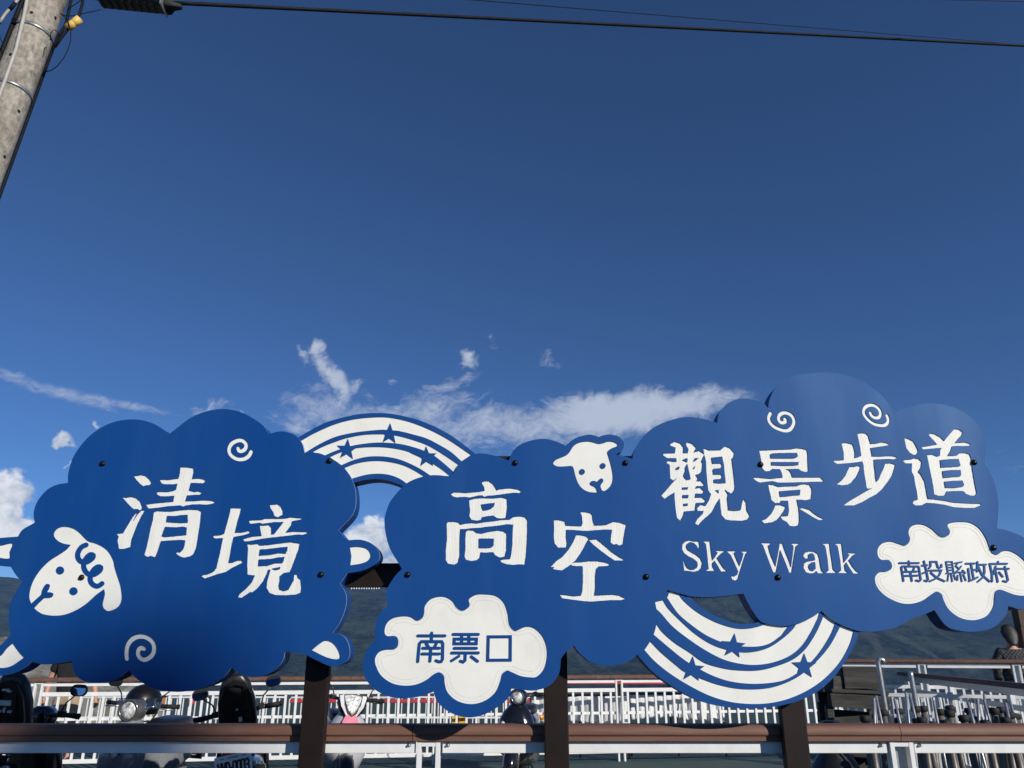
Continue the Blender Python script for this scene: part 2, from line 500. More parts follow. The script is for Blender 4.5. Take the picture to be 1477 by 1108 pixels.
def terrain_z(x, y):
    """a terrace edge, a valley, and a forested ridge across it"""
    t = max(0.0, min(1.0, (y - 30) / 500.0))
    drop = -170 * (t * t * (3 - 2 * t)) * (1 if y > 30 else 0)
    r = max(0.0, min(1.0, (y - 800) / 1700.0))
    az = math.atan2(x, y)
    ridge = 178 + 26 * math.cos(az * 4.2 + 2.7) + 34 * math.sin(az * 2.1 + 0.5) + (30 if az < -0.55 else 0) * min(1, (-az - 0.55) * 8)
    up = (ridge + 175) * (r * r * (3 - 2 * r))
    n = noise.fractal(Vector((x / 420.0, y / 420.0, 0.3)), 0.9, 2.1, 6)
    n2 = noise.ridged_multi_fractal(Vector((x / 700.0, y / 900.0, 1.3)), 0.9, 2.0, 5, 1.0, 2.0)
    far = max(0.0, min(1.0, (y - 60) / 600.0))
    back = max(0.0, (y - 2700) / 2500.0)
    return -0.3 + drop + up + far * (n * 34 + (n2 - 1.2) * 46 * r) - back * 160

mb = MB()
xs = np.linspace(-1, 1, 121)
ys = np.concatenate([np.linspace(28, 200, 14), np.linspace(240, 900, 18), np.linspace(930, 3600, 110)])
vs = []
for y in ys:
    w = 60 + y * 1.25
    for s in xs: vs.append((s * w, y, terrain_z(s * w, y)))
vs_terrain = vs
nx = len(xs)
fs = [(j * nx + i, j * nx + i + 1, (j + 1) * nx + i + 1, (j + 1) * nx + i) for j in range(len(ys) - 1) for i in range(nx - 1)]
mb.add(vs, fs, 0, True)

def forest():
    m = bpy.data.materials.new('mountain_forest'); m.use_nodes = True
    t = m.node_tree; b = t.nodes['Principled BSDF']
    g = t.nodes.new('ShaderNodeNewGeometry')
    def nz(s, d):
        n = t.nodes.new('ShaderNodeTexNoise'); n.inputs['Scale'].default_value = s; n.inputs['Detail'].default_value = d
        n.inputs['Roughness'].default_value = 0.65
        t.links.new(g.outputs['Position'], n.inputs['Vector']); return n.outputs[0]
    cr = t.nodes.new('ShaderNodeValToRGB')
    e = cr.color_ramp.elements
    e[0].position, e[0].color = 0.42, (0.001, 0.003, 0.003, 1)
    e[1].position, e[1].color = 0.58, (0.045, 0.056, 0.036, 1)
    ad = t.nodes.new('ShaderNodeMath'); ad.operation = 'MULTIPLY_ADD'; ad.inputs[1].default_value = 0.6
    sc_ = t.nodes.new('ShaderNodeMath'); sc_.operation = 'MULTIPLY'; sc_.inputs[1].default_value = 0.4
    t.links.new(nz(0.07, 6), sc_.inputs[0]); t.links.new(nz(0.012, 6), ad.inputs[0]); t.links.new(sc_.outputs[0], ad.inputs[2])
    t.links.new(ad.outputs[0], cr.inputs[0])
    mp = t.nodes.new('ShaderNodeMapping'); mp.inputs['Scale'].default_value = (1, 0.15, 0.3)
    t.links.new(g.outputs['Position'], mp.inputs[0])
    n2 = t.nodes.new('ShaderNodeTexNoise'); n2.inputs['Scale'].default_value = 0.012; n2.inputs['Detail'].default_value = 7; n2.inputs['Distortion'].default_value = 1.2
    t.links.new(mp.outputs[0], n2.inputs['Vector'])
    mr = t.nodes.new('ShaderNodeMapRange'); t.links.new(n2.outputs[0], mr.inputs[0])
    mr.inputs[1].default_value, mr.inputs[2].default_value = 0.62, 0.70
    mx = t.nodes.new('ShaderNodeMix'); mx.data_type = 'RGBA'
    t.links.new(mr.outputs[0], mx.inputs[0]); t.links.new(cr.outputs[0], mx.inputs[6]); mx.inputs[7].default_value = (0.065, 0.064, 0.056, 1)
    t.links.new(mx.outputs[2], b.inputs['Base Color'])
    b.inputs['Roughness'].default_value = 0.95
    b.inputs['Specular IOR Level'].default_value = 0.1
    bn = t.nodes.new('ShaderNodeBump'); bn.inputs['Strength'].default_value = 1.0; bn.inputs['Distance'].default_value = 9.0
    t.links.new(nz(0.05, 8), bn.inputs['Height']); t.links.new(bn.outputs[0], b.inputs['Normal'])
    return m
M['forest'] = forest()
tag(mb.build('mountain_terrain', M['forest']), kind='structure')
slab('ground', -90, 90, -70, 30, -0.01, M['asphalt'])
slab('court', -22, 14, 5.0, 27, 0.0, M['court'])
# ------------------------------------------------------------------ lettering traced stroke by stroke
def pts(s, o):
    ox, oy, k = o
    return [(ox + float(a) / k, oy + float(b) / k) for a, b in (p.split(',') for p in s.split())]

def rough(loop, amp=0.16, step=1.7):
    """dry brush edge: the outline broken up finely"""
    out = []
    n = len(loop)
    for i in range(n):
        a, b = Vector(loop[i]), Vector(loop[(i + 1) % n])
        L = (b - a).length
        k = max(1, int(L / step))
        nn = Vector((-(b - a).y, (b - a).x)).normalized() if L > 0 else Vector((0, 0))
        for j in range(k):
            p = a.lerp(b, j / k)
            w = noise.noise(Vector((p.x * 0.55, p.y * 0.55, 4.2))) * amp * 2.2 if j else 0
            out.append(tuple(p + nn * w))
    return out

def dilate(loop, d):
    """move an outline outwards by d (inwards when negative)"""
    n = len(loop)
    area = sum(loop[i - 1][0] * loop[i][1] - loop[i][0] * loop[i - 1][1] for i in range(n))
    s = 1 if area > 0 else -1
    out = []
    for i in range(n):
        p0, p1, p2 = Vector(loop[i - 1]), Vector(loop[i]), Vector(loop[(i + 1) % n])
        d1, d2 = (p1 - p0).normalized(), (p2 - p1).normalized()
        m = Vector((d1.y + d2.y, -d1.x - d2.x))
        out.append(tuple(p1 + m / max(0.6, m.length_squared) * 2 * d * s))
    return out

def glyph(o, adds, subs=(), rgh=0.16, fat=0.25):
    return {'add': [rough(dilate(pts(a, o), fat), rgh) for a in adds], 'sub': [rough(dilate(pts(a, o), -fat * 0.8), rgh) for a in subs]}

def stroke(points, w, closed=False, step=None, smooth=False):
    """a pen line of even width with round ends, as one loop (or two)"""
    if smooth: points = catmull(points, closed, step or w * 0.45)
    P = [Vector(p) for p in points]
    n = len(P); h = w / 2
    if closed:
        outs = []
        for sgn in (1, -1):
            L = []
            for i in range(n):
                d1 = (P[i] - P[i - 1]).normalized(); d2 = (P[(i + 1) % n] - P[i]).normalized()
                n1 = Vector((-d1.y, d1.x)); n2 = Vector((-d2.y, d2.x))
                m = (n1 + n2); m = m / max(0.3, m.length_squared) * 2
                L.append(tuple(P[i] + m * h * sgn))
            outs.append(L)
        return outs
    left, right = [], []
    for i in range(n):
        if i == 0: d = (P[1] - P[0]).normalized(); nn = Vector((-d.y, d.x))
        elif i == n - 1: d = (P[-1] - P[-2]).normalized(); nn = Vector((-d.y, d.x))
        else:
            d1 = (P[i] - P[i - 1]).normalized(); d2 = (P[i + 1] - P[i]).normalized()
            m = Vector((-d1.y - d2.y, d1.x + d2.x)); nn = m / max(0.45, m.length_squared) * 2
        left.append(P[i] + nn * h); right.append(P[i] - nn * h)
    def cap(c, a0):
        return [c + Vector((math.cos(a0 + math.pi * k / 6), math.sin(a0 + math.pi * k / 6))) * h for k in range(1, 6)]
    d0 = (P[1] - P[0]).normalized(); d1 = (P[-1] - P[-2]).normalized()
    loop = right + cap(P[-1], math.atan2(-d1.x, d1.y)) [0:0]
    a_end = math.atan2(d1.y, d1.x) - math.pi / 2
    a_st = math.atan2(d0.y, d0.x) + math.pi / 2
    loop = right + cap(P[-1], a_end) + left[::-1] + cap(P[0], a_st)
    return [[tuple(p) for p in loop]]

def pen_glyph(o, strokes, w):
    """rounded gothic letters: each entry 'x,y x,y' is a pen line; a leading * closes it"""
    add, sub = [], []
    k = o[2]
    for s in strokes:
        cl = s.startswith('*')
        p = pts(s.lstrip('*'), o)
        L = stroke(p, w / k, cl)
        if cl:
            a, b = L
            if abs(sum(x1 * y2 - x2 * y1 for (x1, y1), (x2, y2) in zip(a, a[1:] + a[:1]))) < abs(sum(x1 * y2 - x2 * y1 for (x1, y1), (x2, y2) in zip(b, b[1:] + b[:1]))): a, b = b, a
            # a ring is kept as a band of quads so that inner strokes can cross it
            n = len(a)
            for i in range(n): add.append([a[i], a[(i + 1) % n], b[(i + 1) % n], b[i]])
        else:
            add += L
    return {'add': add, 'sub': sub}

O1, O2, O3, O4 = (160, 660, 6.925), (285, 715, 6.923), (630, 680, 7.914), (785, 730, 7.387)
O5, O6, O7, O8 = (945, 625, 7.387), (1075, 635, 8.523), (1195, 615, 9.233), (1295, 610, 8.523)
OS, OW = (975, 770, 10.55), (1110, 770, 10.55)

G_QING = glyph(O1, [
 '228,185 262,185 300,175 345,185 385,220 402,255 385,272 345,275 325,285 290,260 250,215',
 '113,397 150,402 200,393 250,405 290,440 310,490 308,512 285,525 270,512 225,512 180,470 140,425',
 '335,530 305,530 270,565 222,632 258,560 250,555 215,600 160,690 120,757 57,762 78,785 65,830 80,910 130,910 195,890 205,815 235,740 270,650 310,570',
 '693,97 750,98 822,107 825,140 812,200 795,260 775,330 755,390 740,440 765,470 720,487 690,475 620,460 632,390 655,300 675,210 690,150',
 '490,225 520,222 570,225 640,215 690,210 690,255 620,265 560,265 510,258', '790,215 880,210 930,220 942,235 920,255 850,252 785,250',
 '455,350 490,343 560,345 620,335 665,315 660,380 600,380 570,385 500,385 465,370', '760,325 800,335 840,345 870,338 905,352 885,370 830,370 790,375 745,375',
 '350,470 450,457 560,447 640,440 740,435 830,435 920,428 1000,432 1043,445 1010,460 960,468 900,465 820,465 760,475 690,475 560,485 460,500 375,507',
 '430,545 470,535 540,540 600,540 700,527 790,520 870,525 900,540 895,620 880,720 865,820 850,900 825,960 790,985 730,997 690,985 655,960 655,945 690,950 720,920 735,880 742,825 700,820 600,825 500,832 480,890 460,950 440,993 400,980 365,990 335,972 360,880 380,790 395,710 420,620 425,570'],
 ['562,580 640,582 700,572 765,570 768,650 700,655 550,645', '540,690 650,695 720,688 758,697 752,775 690,780 620,788 540,795 505,785'])
G_JING = glyph(O2, [
 '330,125 380,125 433,128 425,170 400,250 385,310 372,370 430,370 480,362 510,353 525,367 500,380 440,395 360,410 345,470 330,550 320,610 308,672 350,670 400,650 435,647 450,665 400,690 340,720 280,760 200,780 130,805 70,825 42,805 60,793 110,785 160,760 188,725 205,650 225,570 240,490 255,420 180,425 155,412 170,400 230,395 265,382 285,310 310,220 325,160',
 '722,92 760,90 800,87 830,110 850,150 852,185 800,213 768,200 755,160 730,125',
 '512,255 540,247 640,243 680,230 800,232 880,228 930,217 1000,225 1040,225 1030,237 970,247 940,255 935,290 905,330 875,370 960,360 1040,363 1085,363 1098,372 1050,388 1000,385 880,400 700,420 600,435 520,450 470,455 455,437 500,422 560,408 640,402 630,350 622,297 660,300 710,293 735,320 735,388 765,385 800,340 840,290 862,260 760,262 650,278 620,268 525,278',
 '497,485 540,490 600,482 620,498 700,495 800,480 930,465 1020,480 1010,530 980,610 950,690 920,760 860,770 820,800 820,840 808,900 815,935 860,955 910,940 935,890 960,850 965,790 993,790 1000,820 1028,840 1035,920 1030,965 980,985 880,992 780,990 720,970 690,920 695,860 715,790 730,738 705,735 690,780 655,850 600,920 545,963 525,960 480,990 440,1018 405,1012 420,985 480,935 540,870 575,795 500,785 497,700 500,600 505,530'],
 ['622,535 700,530 800,518 900,508 895,550 880,580 810,575 720,592 612,600', '610,635 720,630 800,615 870,608 860,650 845,675 780,675 700,700 605,705', '738,728 830,708 820,735 775,745'])
G_GAO = glyph(O3, [
 '165,262 200,240 260,240 330,247 420,238 500,232 550,220 540,170 515,130 550,113 595,112 640,145 670,190 685,217 720,205 800,195 850,195 930,208 962,225 940,245 880,240 800,250 720,262 640,272 580,275 545,288 520,270 460,275 380,295 320,287 230,293 190,285',
 '372,330 440,310 520,305 650,308 740,298 800,315 805,400 790,525 740,535 690,530 645,500 580,508 515,520 510,545 460,560 400,550 375,510 383,440 375,380',
 '115,600 130,578 200,575 250,585 270,610 340,595 400,590 460,595 540,580 640,570 740,555 840,550 880,520 950,512 1010,525 1035,560 1035,650 1030,800 1020,950 1005,1062 940,1058 870,1065 790,1055 740,1035 730,1012 770,1005 840,1000 855,940 865,840 870,700 875,605 800,600 740,610 650,622 560,630 500,640 400,645 330,655 268,655 262,760 262,860 260,960 240,1040 200,1062 130,1050 105,1010 105,900 120,780 118,680',
 '335,690 360,672 420,675 460,705 520,710 600,690 700,675 760,685 797,710 795,800 795,900 775,970 720,980 670,955 645,920 600,920 560,925 500,920 492,975 460,1010 390,1020 335,1005 320,970 330,880 328,780'],
 ['505,375 580,365 665,357 655,400 620,430 570,443 530,448 512,410', '480,765 560,763 655,765 650,850 620,872 550,877 480,875'])
G_KONG = glyph(O4, [
 '105,150 160,150 220,165 230,208 300,212 400,215 412,180 405,110 388,62 440,65 495,78 512,100 515,140 535,205 600,207 670,200 740,168 800,175 873,200 865,240 850,320 840,400 800,418 770,400 740,408 710,385 715,330 725,250 650,248 580,252 460,262 400,260 300,252 235,250 232,330 243,390 235,440 150,440 115,400 105,340 108,250',
 '345,308 400,312 450,325 475,350 450,385 430,430 390,500 340,570 290,615 240,650 190,683 140,678 98,668 115,645 75,648 130,590 200,540 260,470 310,390',
 '478,360 510,360 560,355 640,420 720,490 800,545 855,573 830,578 750,577 680,530 600,470 520,405',
 '290,615 330,600 400,598 480,588 560,588 640,600 690,615 692,632 640,637 580,640 555,665 545,740 545,850 535,955 620,950 740,945 800,955 865,985 820,1000 700,1000 600,1008 500,1015 420,1010 300,995 195,980 165,943 230,950 320,962 395,955 410,900 415,800 415,680 410,637 340,637 295,630'])
G_GUAN = glyph(O5, [
 '90,215 215,212 220,150 165,130 165,115 215,90 270,110 302,150 298,210 352,212 358,170 330,120 345,95 400,115 437,155 412,205 475,188 525,225 505,265 490,300 505,320 497,400 470,430 430,440 455,480 440,510 490,510 520,545 510,560 440,560 430,590 480,580 518,615 510,640 430,640 425,685 500,685 535,715 525,735 435,740 425,820 370,825 310,830 300,870 270,930 235,900 220,800 210,700 208,625 150,660 100,695 70,665 120,610 180,540 240,470 195,500 165,480 160,400 158,335 125,315 140,295 215,305 235,300 225,262 130,262 90,235',
 '517,160 580,182 700,180 750,140 800,160 843,210 835,250 815,270 825,340 838,450 850,560 845,600 815,640 775,620 745,600 775,650 768,690 780,820 850,828 915,820 930,740 947,700 968,740 975,820 1008,880 985,915 920,930 800,925 750,915 710,870 700,790 690,690 650,750 610,830 570,870 510,920 460,978 430,960 450,920 510,860 520,825 455,825 450,800 490,762 540,775 575,720 600,650 570,610 560,530 550,420 545,300 525,220'],
 ['288,285 320,265 350,268 345,310 315,298', '410,290 425,262 470,262 440,290 410,302', '220,370 245,352 268,360 255,385 225,392', '405,370 425,345 425,375 410,385',
  '345,320 355,370 370,430 380,490 340,500 318,480 300,450 320,400 320,360', '290,575 355,572 350,597 290,600', '293,655 360,655 355,690 293,690', '303,748 350,745 350,772 303,775',
  '598,258 650,252 715,245 735,330 745,440 755,530 690,535 625,528 625,490 700,485 712,455 700,440 620,440 615,385 625,375 700,370 712,345 700,322 610,325', '640,605 680,600 680,640'], 0.10)
G_JING3 = glyph(O6, [
 '175,127 250,125 400,118 560,112 640,98 700,105 755,120 765,160 768,260 775,380 740,388 690,375 655,348 580,350 500,355 540,370 565,410 580,458 700,458 820,458 925,458 962,497 940,508 840,508 740,512 600,515 480,518 400,517 340,500 270,505 180,518 140,500 93,460 160,460 230,468 320,475 400,465 465,460 455,410 430,352 330,350 300,375 245,378 215,345 205,280 190,200',
 '283,545 350,550 410,575 500,568 640,565 690,545 740,540 790,550 815,590 818,650 808,720 740,735 690,728 632,728 640,760 655,830 662,900 665,1000 650,1045 600,1055 550,1050 515,1005 460,975 435,935 490,935 530,930 540,860 530,742 440,740 430,765 370,770 325,735 310,660 295,600',
 '375,795 440,800 495,820 480,860 430,930 390,975 330,1005 235,1018 208,990 260,970 320,910 355,850',
 '655,835 720,835 800,860 830,890 900,940 958,965 940,978 900,978 830,940 750,890 700,860'],
 ['308,170 330,160 400,155 640,152 650,200 630,215 590,225 400,225 310,222', '320,265 450,265 660,265 655,305 600,312 500,315 400,312 322,308', '418,625 540,615 680,605 675,675 600,680 520,690 430,698'], 0.13)
G_BU = glyph(O7, [
 '388,98 450,90 500,97 530,125 545,180 560,235 640,230 715,213 770,222 812,240 780,252 700,265 560,285 575,360 580,400 680,402 800,395 880,400 915,415 870,437 800,430 700,435 605,440 608,520 620,600 625,680 640,745 670,715 700,640 740,560 760,495 830,492 890,510 880,560 850,650 790,740 720,830 640,900 540,950 450,1005 340,1050 210,1050 280,1000 400,930 520,860 590,820 530,828 512,815 500,730 480,620 470,510 455,462 380,475 240,490 120,497 85,480 72,455 150,453 210,448 205,350 190,280 178,225 240,220 320,240 335,280 350,340 352,425 400,412 440,395 430,310 410,200',
 '285,540 340,540 400,527 427,540 410,590 370,670 310,740 260,772 180,782 118,770 170,735 230,660 260,590'], (), 0.13)
G_DAO = glyph(O8, [
 '85,200 105,188 150,205 195,230 235,310 250,350 235,380 200,392 150,365 110,310 95,250',
 '70,470 100,455 170,450 210,435 260,445 293,480 285,540 250,600 280,630 325,710 345,800 360,890 375,938 450,940 560,955 700,980 860,990 1020,995 1025,1008 940,1043 830,1042 700,1035 580,1005 450,985 350,980 290,1010 220,1012 188,990 200,960 250,945 240,850 215,740 205,660 175,600 178,495 100,495',
 '385,150 400,130 460,140 530,180 575,225 620,165 700,75 760,85 797,115 785,150 740,195 700,248 760,245 830,240 893,262 870,280 800,282 720,280 668,285 650,340 612,405 680,405 735,400 770,372 830,370 880,385 900,430 905,500 925,620 945,740 970,860 950,892 890,890 840,870 810,835 700,835 600,840 578,892 500,893 450,875 440,780 420,680 395,560 375,460 360,395 430,390 490,415 522,405 525,340 545,305 450,310 350,320 310,320 295,297 380,285 490,265 450,220'],
 ['520,455 640,442 750,440 775,520 765,535 640,545 530,550', '548,590 640,578 775,575 782,640 770,660 660,668 560,678', '572,720 650,712 795,705 820,760 805,785 700,800 585,798'], 0.14)
LATIN = [
 glyph(OS, ['350,240 320,175 270,130 210,120 165,150 152,200 180,250 240,285 310,325 370,375 398,440 385,510 340,555 270,572 190,560 130,555 116,425 126,420 140,470 170,520 220,550 280,550 325,520 340,470 325,420 270,375 190,335 130,290 98,230 105,165 150,120 210,103 270,118 345,120 355,180'], (), 0, 0.42),
 glyph(OS, ['420,115 515,118 525,200 540,320 555,415 600,360 645,285 600,255 735,262 690,290 620,365 660,430 720,520 770,565 690,568 640,480 590,400 550,445 555,500 590,560 465,562 505,540 490,400 475,250 460,150'], (), 0, 0.42),
 glyph(OS, ['780,265 905,265 880,290 920,390 970,500 1010,400 1035,295 985,268 1085,270 1060,300 1020,420 970,580 940,680 905,707 860,690 845,645 900,650 935,630 955,575 900,450 840,320'], (), 0, 0.42),
 glyph(OW, ['-130,140 15,145 -25,180 10,310 60,430 95,505 130,330 150,220 160,150 195,150 240,280 290,400 330,510 355,350 372,200 360,170 320,148 445,150 400,185 375,330 345,520 335,590 305,585 250,440 200,320 165,240 135,400 110,520 95,585 60,580 10,450 -50,290 -95,170'], (), 0, 0.42),
 glyph(OW, ['520,335 545,290 610,270 680,275 735,310 755,380 770,480 790,560 825,595 740,595 715,555 680,590 620,598 560,580 525,520 530,460 580,425 700,405 690,330 660,290 610,295 585,320 590,365 545,372'], ['600,460 640,430 700,425 710,530 670,570 620,560 590,510'], 0, 0.42),
 glyph(OW, ['810,152 910,150 920,250 945,400 965,540 1015,590 870,592 905,560 890,400 865,240 850,180'], (), 0, 0.42),
 glyph(OW, ['995,152 1095,150 1110,280 1130,450 1180,390 1225,320 1180,290 1315,297 1270,320 1200,400 1260,500 1320,570 1370,600 1280,600 1220,510 1170,425 1135,475 1150,560 1195,595 1060,592 1095,560 1085,420 1055,250 1040,180'], (), 0, 0.42)]

OP, OQ, OR_ = (590, 900, 9.231), (1285, 800, 14.77), (1375, 800, 14.77)
PEN_A = [pen_glyph(OP, g, 38) for g in (
 ['120,157 480,157', '303,120 300,230', '118,500 128,380 140,262 165,234 435,234 452,262 447,470 430,500 400,503 360,488', '232,262 265,312', '365,262 338,312', '185,322 405,322', '175,398 405,398', '292,330 280,495'],
 ['590,138 925,138', '*605,200 900,200 897,262 602,262', '703,150 703,255', '800,150 800,255', '605,323 900,323', '570,385 925,385', '665,428 568,490', '752,390 747,485 725,506 685,494', '832,435 915,497'],
 ['*1058,170 1352,168 1350,480 1050,482'])]
PEN_B = [pen_glyph(OQ, ['185,178 600,178', '385,140 395,240', '275,560 228,268 245,250 585,250 605,280 643,535 610,565 545,546', '315,285 340,345', '500,285 480,345', '290,365 560,360', '300,450 580,445', '418,360 455,560'], 40),
 pen_glyph(OQ, ['670,232 780,225', '710,140 760,330 798,530 775,565 725,550', '690,395 800,345', '820,290 852,245 850,152 975,150 1005,262 1040,285 1085,262 1080,215', '840,338 1078,335 1040,430 960,510 840,565', '860,385 980,490 1150,565'], 40)]
hx = pen_glyph(OQ, ['1180,150 1310,150 1345,382', '1180,150 1222,392', '1200,214 1315,214', '1210,272 1325,272', '1218,330 1335,330', '1185,398 1400,392', '1232,430 1215,560', '1288,400 1315,570', '1350,430 1385,530'], 28)
hx2 = pen_glyph(OR_, ['40,180 190,155', '100,178 60,240 130,305 55,375 250,375', '175,245 120,325', '205,330 265,395', '100,440 95,545', '155,390 190,570', '220,420 275,550'], 30)
PEN_B.append({'add': hx['add'] + hx2['add'], 'sub': []})
PEN_B += [pen_glyph(OR_, ['275,190 460,188', '385,200 440,500', '420,325 490,320', '325,300 360,560', '345,560 440,528 525,480', '520,155 515,360', '530,215 700,212', '668,225 672,380 640,480 530,575', '540,260 620,430 780,570'], 40),
 pen_glyph(OR_, ['780,195 1150,192', '960,150 960,190', '785,195 830,400 835,570', '910,250 860,420', '905,330 955,580', '940,300 1190,300', '1105,255 1172,540 1140,578 1070,560', '985,375 1060,470'], 40)]

def sm(s, o, step=1.6):
    return catmull(pts(s, o), True, step)

def disc(c, r, o, n=18, k=1.0):
    ox, oy, s = o
    return [(ox + (c[0] + r * math.cos(2 * math.pi * i / n)) / s, oy + (c[1] + r * k * math.sin(2 * math.pi * i / n)) / s) for i in range(n)]

OH = (30, 750, 7.387)
SHEEP_A = {'add': [pts('530,265 450,250 390,220 355,180 352,140 380,100 430,75 490,72', OH)[:1] + catmull(pts('530,265 450,250 390,220 355,180 352,140 380,100 430,75 490,72 560,90 620,130 670,180 720,225 800,250 880,290 940,345 985,430 1000,500 1030,600 1060,690 1075,780 1075,850 1050,910 1000,950 930,970 885,945 870,900 880,850 893,790 885,738', OH), False, 1.6)[1:]
  + catmull(pts('885,738 800,800 700,890 600,955 480,1005 360,1020 240,1005 180,975 138,938', OH), False, 1.6)[1:] + catmull(pts('108,893 88,830 95,750 130,650 200,540 300,440 400,375 480,320 530,265', OH), False, 1.6)[:-1]],
 'sub': [pts('98,902 165,842 218,795 226,750 250,702 270,682 295,682 308,695 300,730 277,770 312,770 340,780 345,797 330,822 300,830 250,830 185,890 130,950', OH), disc((417, 537), 42, OH), disc((561, 758), 42, OH)]
 + stroke(catmull(pts('695,265 645,290 608,350 612,410 650,445 710,445 762,408 770,375 740,368 700,400 674,450 672,510 700,560 745,585 795,575 842,538 850,505 820,498 775,530 748,580 738,630 760,680 810,705 850,690 864,676', OH), False, 2.0), 50 / 7.387)}
OT = (790, 625, 12.31)
SHEEP_B = {'add': [sm('100,530 150,470 240,430 340,385 400,320 450,240 520,185 600,155 700,143 780,150 850,170 920,185 1000,170 1060,148 1130,145 1200,165 1245,205 1215,235 1140,265 1085,300 1062,335 1080,400 1110,500 1140,620 1160,740 1155,850 1120,930 1060,990 1000,1025 965,1010 940,930 985,860 985,820 945,800 905,830 875,860 830,845 780,850 752,885 775,920 830,945 865,985 878,1045 800,1050 700,1030 600,965 530,860 490,740 460,620 420,580 330,585 200,590 130,570', OT, 1.2)],
 'sub': [disc((980, 578), 50, OT), disc((612, 683), 50, OT)]}
PLAQUE_A = {'add': [sm('485,180 490,130 530,80 590,57 650,60 700,90 735,140 780,162 825,135 830,105 824,78 880,42 950,38 1030,50 1090,100 1120,180 1135,270 1175,315 1210,305 1260,285 1320,295 1380,350 1415,430 1420,520 1395,610 1340,665 1290,670 1220,660 1150,630 1115,618 1080,645 1065,700 1030,780 960,840 880,870 800,870 720,840 660,780 640,710 635,660 600,632 560,645 500,690 420,725 330,733 240,715 160,660 120,590 110,530 140,480 190,460 260,455 285,425 285,380 260,355 200,355 182,320 200,260 250,220 320,205 380,210 430,238 470,220', (520, 850, 5.275), 2.2)], 'sub': []}
PLAQUE_B = {'add': [sm('70,380 75,320 120,275 190,260 260,280 320,297 355,270 365,230 352,180 370,130 430,103 500,110 570,150 630,205 680,220 725,195 728,160 708,110 750,88 830,80 920,90 1000,140 1060,230 1090,310 1120,365 1165,380 1210,350 1270,345 1340,375 1406,430 1460,500 1490,580 1480,680 1440,745 1390,755 1320,745 1250,720 1190,700 1150,715 1138,770 1130,850 1080,930 1000,970 910,978 810,950 720,880 675,800 655,745 610,718 560,745 480,800 380,828 280,822 170,775 90,710 50,640 50,580 90,540 150,535 195,510 200,470 170,430 100,425', (1255, 740, 6.333), 2.2)], 'sub': []}

def spiral(o, s, w):
    return {'add': stroke(catmull(pts(s, o), False, 1.5), w / o[2]), 'sub': []}
SPIRALS = [spiral((320, 625, 22.16), '525,480 545,545 610,570 700,540 770,450 770,340 690,250 580,220 440,255 300,350 235,500 260,640 360,750 500,820 620,830 760,800 880,700 940,585', 125),
 spiral((170, 905, 18.46), '690,570 630,545 560,590 535,690 580,800 690,860 820,820 930,710 965,560 930,410 800,290 640,240 470,270 330,370 250,520 230,680 238,830', 120),
 spiral((1095, 575, 18.47), '695,545 710,600 660,635 590,630 530,550 550,440 640,380 740,380 850,430 920,530 935,640 880,770 790,840 680,850 540,810 400,740 290,620 265,500 310,390', 95),
 spiral((1235, 570, 18.47), '385,470 420,540 490,590 580,600 640,560 655,480 620,380 520,290 410,260 290,290 220,370 210,480 270,590 370,690 500,770 640,800 760,800 840,740 860,640 825,540', 88)]

def star(c, r, o, rot=0):
    out = []
    for i in range(10):
        a = R(-90 + 36 * i + rot)
        q = r if i % 2 == 0 else r * 0.42
        out.append((o[0] + (c[0] + q * math.cos(a)) / o[2], o[1] + (c[1] + q * math.sin(a)) / o[2]))
    return out
OB, OC = (430, 590, 5.681), (920, 840, 4.476)

def curve_loop(parts, o):
    """parts: smooth runs separated by | (sharp corners between them)"""
    out = []
    for s in parts.split('|'):
        p = pts(s.strip(), o)
        out += catmull(p, False, 2.0) if len(p) > 1 else p
    return out
ST_A = [star((750, 203), 88, OB, 3), star((402, 332), 88, OB, 4), star((1052, 393), 88, OB, -2)]
BANDS_A = [{'add': [curve_loop(s, OB)], 'sub': ST_A} for s in (
 '22,262 130,200 300,125 450,85 600,68 740,68 900,100 1050,155 1200,230 1310,300 1418,375|1340,428 1250,350 1150,290 1050,240 930,205 830,182 700,170 560,180 420,200 300,230 180,285 50,362',
 '120,352 200,310 300,270 400,237 540,210 690,205 800,215 920,245 1050,290 1150,345 1250,410 1315,455|1280,520 1200,450 1110,380 1000,330 880,295 780,280 640,275 500,290 400,312 300,345 215,382',
 '260,395 340,358 460,322 600,310 740,315 880,340 960,375 1060,420 1160,480 1250,550|1085,545 1000,490 900,440 800,405 680,388 560,392 450,420 355,460',
 '380,482 480,445 600,425 720,428 850,455 950,500 1035,552|890,610 830,570 750,540 660,530 560,538 440,570')]
ST_B = [star((617, 412), 82, OC, 6), star((350, 562), 84, OC, 4), star((1075, 543), 84, OC, 0)]
